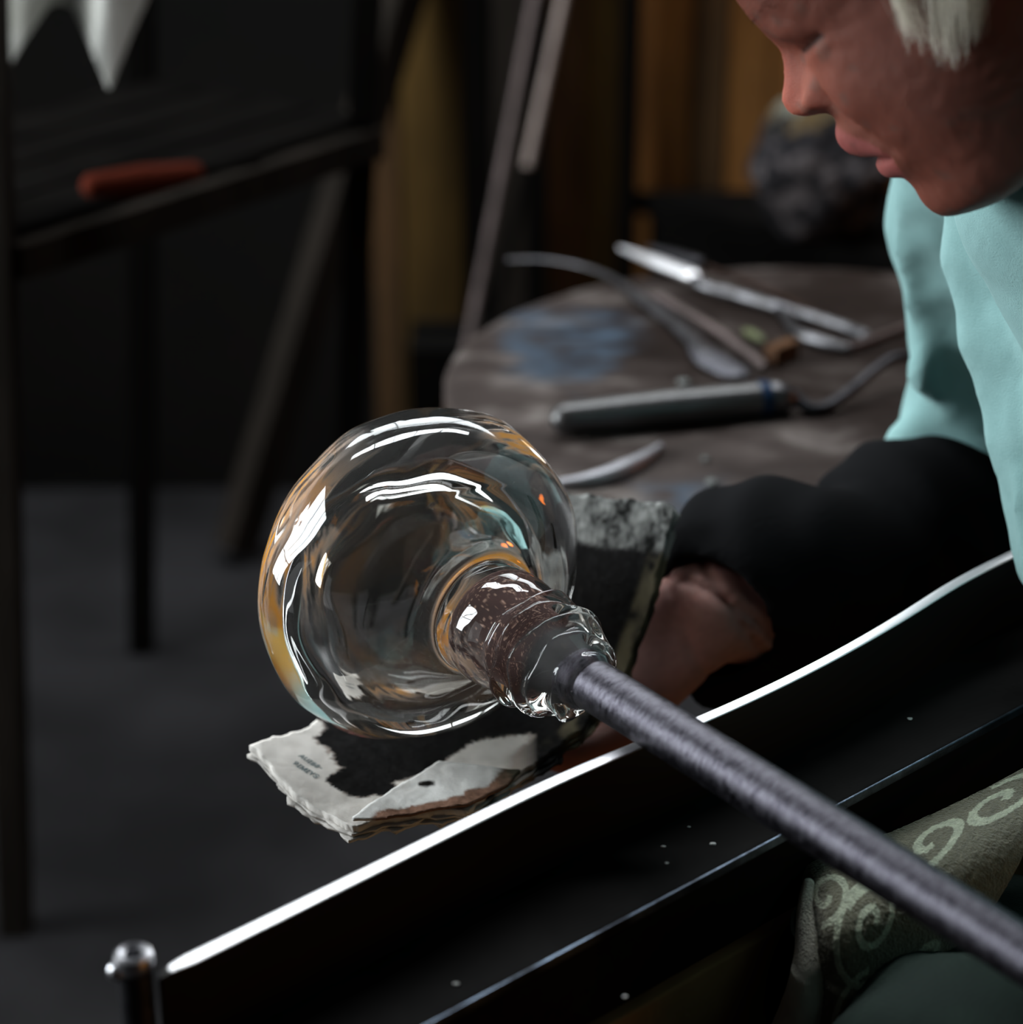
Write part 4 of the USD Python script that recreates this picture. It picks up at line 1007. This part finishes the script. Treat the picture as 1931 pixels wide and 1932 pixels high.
# ---------------------------------------------------------------- clothes
P_ = lambda px, py, d: at(px, py, d)
def shirt_field(P):
    # trunk
    g = f_cone(P, NECK + V(.085, -.02, -.075), HIP + V(.02, -.02, .03), .095, .15)
    g = smin(g, f_cone(P, NECK + V(-.004, 0, -.045), NECK + V(.05, 0, -.1), .070, .085), .05)
    g = smin(g, f_cone(P, SH + V(.04, 0, 0), SHL, .062, .078), .05)
    # hanging front panel with its pleats
    A = [P_(1850, 330, 1.19), P_(1842, 480, 1.20), P_(1868, 640, 1.20), P_(1925, 830, 1.205), P_(1985, 1060, 1.21)]
    g = smin(g, f_chain(P, A, [.020, .017, .0155, .017, .020], .01), .010)
    B = [P_(1905, 340, 1.165), P_(1912, 500, 1.165), P_(1925, 690, 1.17), P_(1960, 880, 1.17), P_(2010, 1080, 1.18)]
    g = smin(g, f_chain(P, B, [.018, .017, .016, .018, .022], .01), .012)
    C = [P_(1990, 340, 1.175), P_(2000, 560, 1.175), P_(2020, 800, 1.18), P_(2070, 1090, 1.19)]
    g = smin(g, f_chain(P, C, [.026, .026, .028, .032], .01), .012)
    # far sleeve
    S = [SH, P_(1815, 420, 1.35), P_(1822, 620, 1.375), P_(1816, 800, 1.41), P_(1822, 900, 1.42)]
    g = smin(g, f_chain(P, S, [.060, .040, .030, .034, .050], .03), .02)
    r0 = [P_(1790, 260, 1.31), P_(1735, 375, 1.305), P_(1765, 450, 1.315), P_(1815, 570, 1.33), P_(1860, 670, 1.35)]
    g = smin(g, f_chain(P, r0, [.03, .0135, .015, .015, .012], .01), .012)
    r2 = [P_(1698, 408, 1.312), P_(1704, 480, 1.325), P_(1728, 570, 1.345), P_(1750, 640, 1.36)]
    g = smin(g, f_chain(P, r2, [.0045, .005, .006, .008], .006), .007)
    r3 = [P_(1764, 640, 1.36), P_(1768, 700, 1.36), P_(1800, 752, 1.365)]
    g = smin(g, f_chain(P, r3, [.013, .0165, .010], .01), .009)
    r4 = [P_(1762, 785, 1.39), P_(1722, 845, 1.395), P_(1790, 890, 1.40)]
    g = smin(g, f_chain(P, r4, [.015, .017, .03], .01), .010)
    r5 = [P_(1800, 800, 1.385), P_(1860, 870, 1.385), P_(1880, 915, 1.39)]
    g = smin(g, f_chain(P, r5, [.008, .016, .02], .01), .010)
    gr = [P_(1712, 445, 1.296), P_(1745, 540, 1.305), P_(1787, 640, 1.318), P_(1826, 730, 1.332), P_(1868, 810, 1.342)]
    g = smax(g, -f_chain(P, gr, [.008, .018, .024, .025, .020], .01), .007)
    gv_ = [P_(1846, 380, 1.158), P_(1858, 560, 1.162), P_(1880, 720, 1.164), P_(1912, 880, 1.168), P_(1950, 1020, 1.17)]
    g = smax(g, -f_chain(P, gv_, [.010, .012, .013, .012, .010], .01), .010)
    # near sleeve
    g = smin(g, f_chain(P, [SHL, ELL, WRL + (ELL - WRL) * .25], [.074, .060, .042], .03), .03)
    g = g + .0012 * np.sin(P[..., 0] * 70 + P[..., 1] * 50) * np.sin(P[..., 2] * 30 + P[..., 1] * 25)
    # neck opening
    return smax(g, -f_cone(P, NECK + V(-.03, 0, .03), NECK + V(-.005, 0, .0), .062, .05), .008)
lo = V(.16, .62, .50); hi = V(.70, 1.42, 1.17)
shirt = field_mesh(shirt_field, lo, hi, .0052, 5)
obj('sweatshirt', shirt, MT['mint'], person, smooth=True)

def guard_field(P):
    f0 = P_(1408, 1150, 1.30); f1 = P_(1500, 1085, 1.325); f2 = P_(1640, 1075, 1.35); e1 = P_(1790, 985, 1.40); e2 = P_(1850, 960, 1.43)
    g = f_chain(P, [P_(1366, 1132, 1.30), f1, f2], [.042, .051, .050], .02)
    g = smin(g, f_ell(P, P_(1420, 1045, 1.315), (.056, .050, .044)), .02)
    g = smin(g, f_ell(P, P_(1720, 970, 1.385), (.062, .055, .050)), .006)
    g = smin(g, f_chain(P, [P_(1700, 1010, 1.38), P_(1810, 985, 1.40), P_(1930, 1000, 1.42)], [.055, .052, .055], .02), .012)
    g = smin(g, f_chain(P, [P_(1345, 1290, 1.305), P_(1440, 1260, 1.32), P_(1600, 1190, 1.35)], [.014, .030, .045], .02), .018)
    g = g + .0016 * np.sin(P[..., 0] * 130 + P[..., 2] * 90 + 2 * np.sin(P[..., 1] * 40))
    op = P_(1250, 1175, 1.24)
    mouth = f_cone(P, P_(1200, 1190, 1.22), P_(1368, 1160, 1.295), .040, .034)
    return smax(g, -mouth, .004)
gp = np.array([P_(1250, 1000, 1.28), P_(1250, 1350, 1.28), P_(1960, 850, 1.5), P_(1960, 1200, 1.5), P_(1400, 850, 1.3)])
guard = field_mesh(guard_field, gp.min(0) - .05, gp.max(0) + .05, .004, 4)
obj('arm_guard', guard, MT['black_cloth'], person, smooth=True, label='black cloth sleeve guard')

KNEE_R, KNEE_L = at(1645, 1850, 1.10), at(1830, 2130, 1.0)
def trousers_field(P):
    g = f_cone(P, HIP + V(-.02, .04, .0), KNEE_R, .085, .050)
    g = smin(g, f_cone(P, KNEE_R, KNEE_R + V(.10, .0, -.5), .05, .05), .03)
    g = smin(g, f_cone(P, HIP + V(-.02, -.08, .0), KNEE_L, .100, .074), .03)
    g = smin(g, f_cone(P, KNEE_L, KNEE_L + V(.10, -.02, -.45), .068, .055), .03)
    g = smin(g, f_cone(P, HIP + V(.02, .07, .0), HIP + V(.02, -.07, 0), .12, .12), .04)
    return g + .0025 * np.sin(P[..., 0] * 60 + P[..., 1] * 80)
tp_ = np.array([HIP + .18, HIP - .18, KNEE_R, KNEE_L - .1, KNEE_R - V(0, 0, .55), KNEE_L - V(0, 0, .5)])
trs = field_mesh(trousers_field, np.maximum(tp_.min(0) - .08, V(-9, -9, .02)), tp_.max(0) + .08, .010, 4)
obj('trousers', trs, MT['green_trousers'], person, smooth=True)
for kn in (KNEE_R + V(.10, .0, -.5), KNEE_L + V(.10, -.02, -.45)):
    k = kn.copy(); k[2] = .04
    obj('shoe', field_mesh(lambda P: smax(smin(f_cone(P, k + V(.05, .0, .02), k + V(-.14, -.04, -.005), .045, .038), f_cone(P, kn + V(0, 0, .0), k + V(.02, 0, .03), .05, .05), .02), -(P[..., 2] - .002), .004), np.minimum(k, kn) - .22, np.maximum(k, kn) + V(.12, .12, .0), .009, 2), MT['crate'], person, smooth=True)
# the bench seat he sits on
sc_ = HIP + V(.10, -.02, 0)
obj('seat', box((.42, .44, .04), (sc_[0], sc_[1] - .02, .40)), MT['dark_wood'], bench, smooth=False)
for sx in (-1, 1):
    for sy in (-1, 1): obj('leg', beam((sc_[0] + .17 * sx, sc_[1] - .02 + .18 * sy, 0), (sc_[0] + .17 * sx, sc_[1] - .02 + .18 * sy, .38), .045, .045), MT['dark_wood'], bench)

# ---------------------------------------------------------------- patterned towel over the knee
TW = [  # rows: across the thigh (far/top edge to hanging lower edge); columns: along, knee end to hip
 [P_(1512, 1640, 1.085), P_(1580, 1610, 1.080), P_(1700, 1570, 1.100), P_(1830, 1505, 1.120), P_(1990, 1420, 1.150)],
 [P_(1540, 1690, 1.065), P_(1600, 1660, 1.060), P_(1705, 1615, 1.075), P_(1830, 1555, 1.095), P_(1990, 1480, 1.125)],
 [P_(1556, 1760, 1.045), P_(1610, 1740, 1.035), P_(1700, 1695, 1.045), P_(1800, 1640, 1.060), P_(1950, 1570, 1.090)],
 [P_(1552, 1840, 1.050), P_(1605, 1830, 1.035), P_(1680, 1800, 1.040), P_(1760, 1755, 1.050), P_(1880, 1690, 1.070)],
 [P_(1530, 1940, 1.060), P_(1590, 1940, 1.040), P_(1650, 1910, 1.045), P_(1700, 1870, 1.055), P_(1780, 1800, 1.070)],
 [P_(1500, 2060, 1.070), P_(1560, 2070, 1.055), P_(1610, 2040, 1.060), P_(1640, 1990, 1.065), P_(1690, 1930, 1.080)]]
tw, tuv = patch(np.array(TW), 150, 190, .008, relief=lambda u, v, P: .0012 * (fbm(P * 700, 2, 2) - .5))
def towel_colour(uv):
    # spirals laid out on the cloth itself: x along (v), y across (u)
    x, y = uv[:, 1] * 1.0, uv[:, 0] * .85
    light = np.zeros(len(x))
    def spiral(cx, cy, turns, step, w, ph, sgn=1, aspect=1.):
        dx, dy = (x - cx) / aspect, y - cy
        r, a = np.hypot(dx, dy), sgn * np.arctan2(dy, dx) + ph
        k = np.round((r - step * a / (2 * np.pi)) / step)
        rad = step * (k + a / (2 * np.pi))
        return (np.abs(r - rad) < w) & (k >= 0) & (rad < step * turns) & (rad > step * .25)
    for s in ((.34, .37, 1.75, .065, .013, 2.2, -1, 1.2), (.62, .20, 1.6, .075, .015, .4, 1, 1.3), (.36, .66, 1.9, .075, .012, 1.0, 1, 1.3), (.84, .16, 1.6, .07, .014, 2.0, -1, 1.3), (.70, .62, 1.7, .07, .012, 3.0, 1, 1.2), (.55, .80, 1.6, .065, .012, .2, -1, 1.2), (.12, .22, 1.5, .07, .013, 1.2, 1, 1.3)):
        light = np.maximum(light, spiral(*s))
    q = np.c_[uv * 60, uv[:, :1] * 0]
    n = fbm(q, 3, 3)
    arc = np.abs(np.hypot((x - .36) / 1.25, y - .40) - .165) < .017 * (1.2 - np.clip(y, 0, 1))
    light = np.maximum(light, arc & (x < .36))
    c = np.where((light > .5)[:, None], V(.50, .55, .40), V(.15, .145, .09))
    return c * (.7 + .6 * n[:, None])
t = thing('patterned_towel', 'olive terry towel with pale spiral pattern draped over the knee', 'towel')
obj('cloth', tw, MT['towel'], t, color=towel_colour(tuv))
hem = [P_(1526, 1668, 1.062), P_(1528, 1740, 1.056), P_(1534, 1810, 1.050), P_(1524, 1880, 1.050), P_(1500, 1950, 1.055), P_(1470, 2060, 1.06)]
hm_ = tube(hem, [.003, .0075, .0105, .0118, .0125, .0125], 20, n=70)
hv_ = np.array(hm_.vertices); hn = fbm(hv_ * 120, 3, 2)
obj('rolled_edge', hm_, MT['towel'], t, color=V(.80, .80, .66) * (.75 + .5 * hn[:, None]), label='pale rolled towel edge')

# ================================================================== KILN ADDED FOR WARM LIGHT, AND GLORY HOLE, outside the picture
def fire_box(name, label, M_, n_, w, h, z0, W, H, D, fire):
    """a brick furnace whose opening (w x h from z0) faces n_"""
    t = thing(name, label, 'furnace')
    n_ = V(*n_, 0) / np.linalg.norm(n_); a_ = V(-n_[1], n_[0], 0)
    R_ = np.column_stack([n_, a_, V(0, 0, 1)])
    hole = shapely.box(-w / 2, z0, w / 2, z0 + h) if w > h * 1.1 else Point(0, z0 + h / 2).buffer(h / 2)
    sh = tc.extrude_polygon(shapely.box(-W / 2, 0, W / 2, H).difference(hole), D, engine='earcut')
    v = np.array(sh.vertices); sh = trimesh.Trimesh(V(*M_, 0) + np.c_[v[:, 2] - D, v[:, 0], v[:, 1]] @ R_.T, sh.faces, process=False); trimesh.repair.fix_normals(sh)
    obj('body', sh, MT['furnace_brick'], t, smooth=False)
    g = tc.extrude_polygon(hole.buffer(.01), .03, engine='earcut'); v = np.array(g.vertices)
    g = trimesh.Trimesh(V(*M_, 0) + np.c_[v[:, 2] - .18, v[:, 0], v[:, 1]] @ R_.T, g.faces, process=False); trimesh.repair.fix_normals(g)
    obj('glowing_mouth', g, fire, t)
MT['added_kiln_glow'] = usdkit.material(stage, '/World/Looks/added_kiln_glow', {'e': ('emission', {'color': (1.0, .40, .05), 'strength': 2.6})}, [], surface='e.emission')
fire_box('added_kiln', 'wide brick furnace with a glowing open door, added for gold light', (2.0, -.45), (-.8, .6), 1.3, .68, .12, 1.6, 1.5, .6, MT['added_kiln_glow'])  # unseen glowing box, added to send gold light toward the glass
fire_box('glory_hole', 'brick glory hole furnace with a small round fiery mouth', (2.30, 2.05), (-.93, -.33), .22, .22, .80, .7, 1.4, .45, MT['fire'])
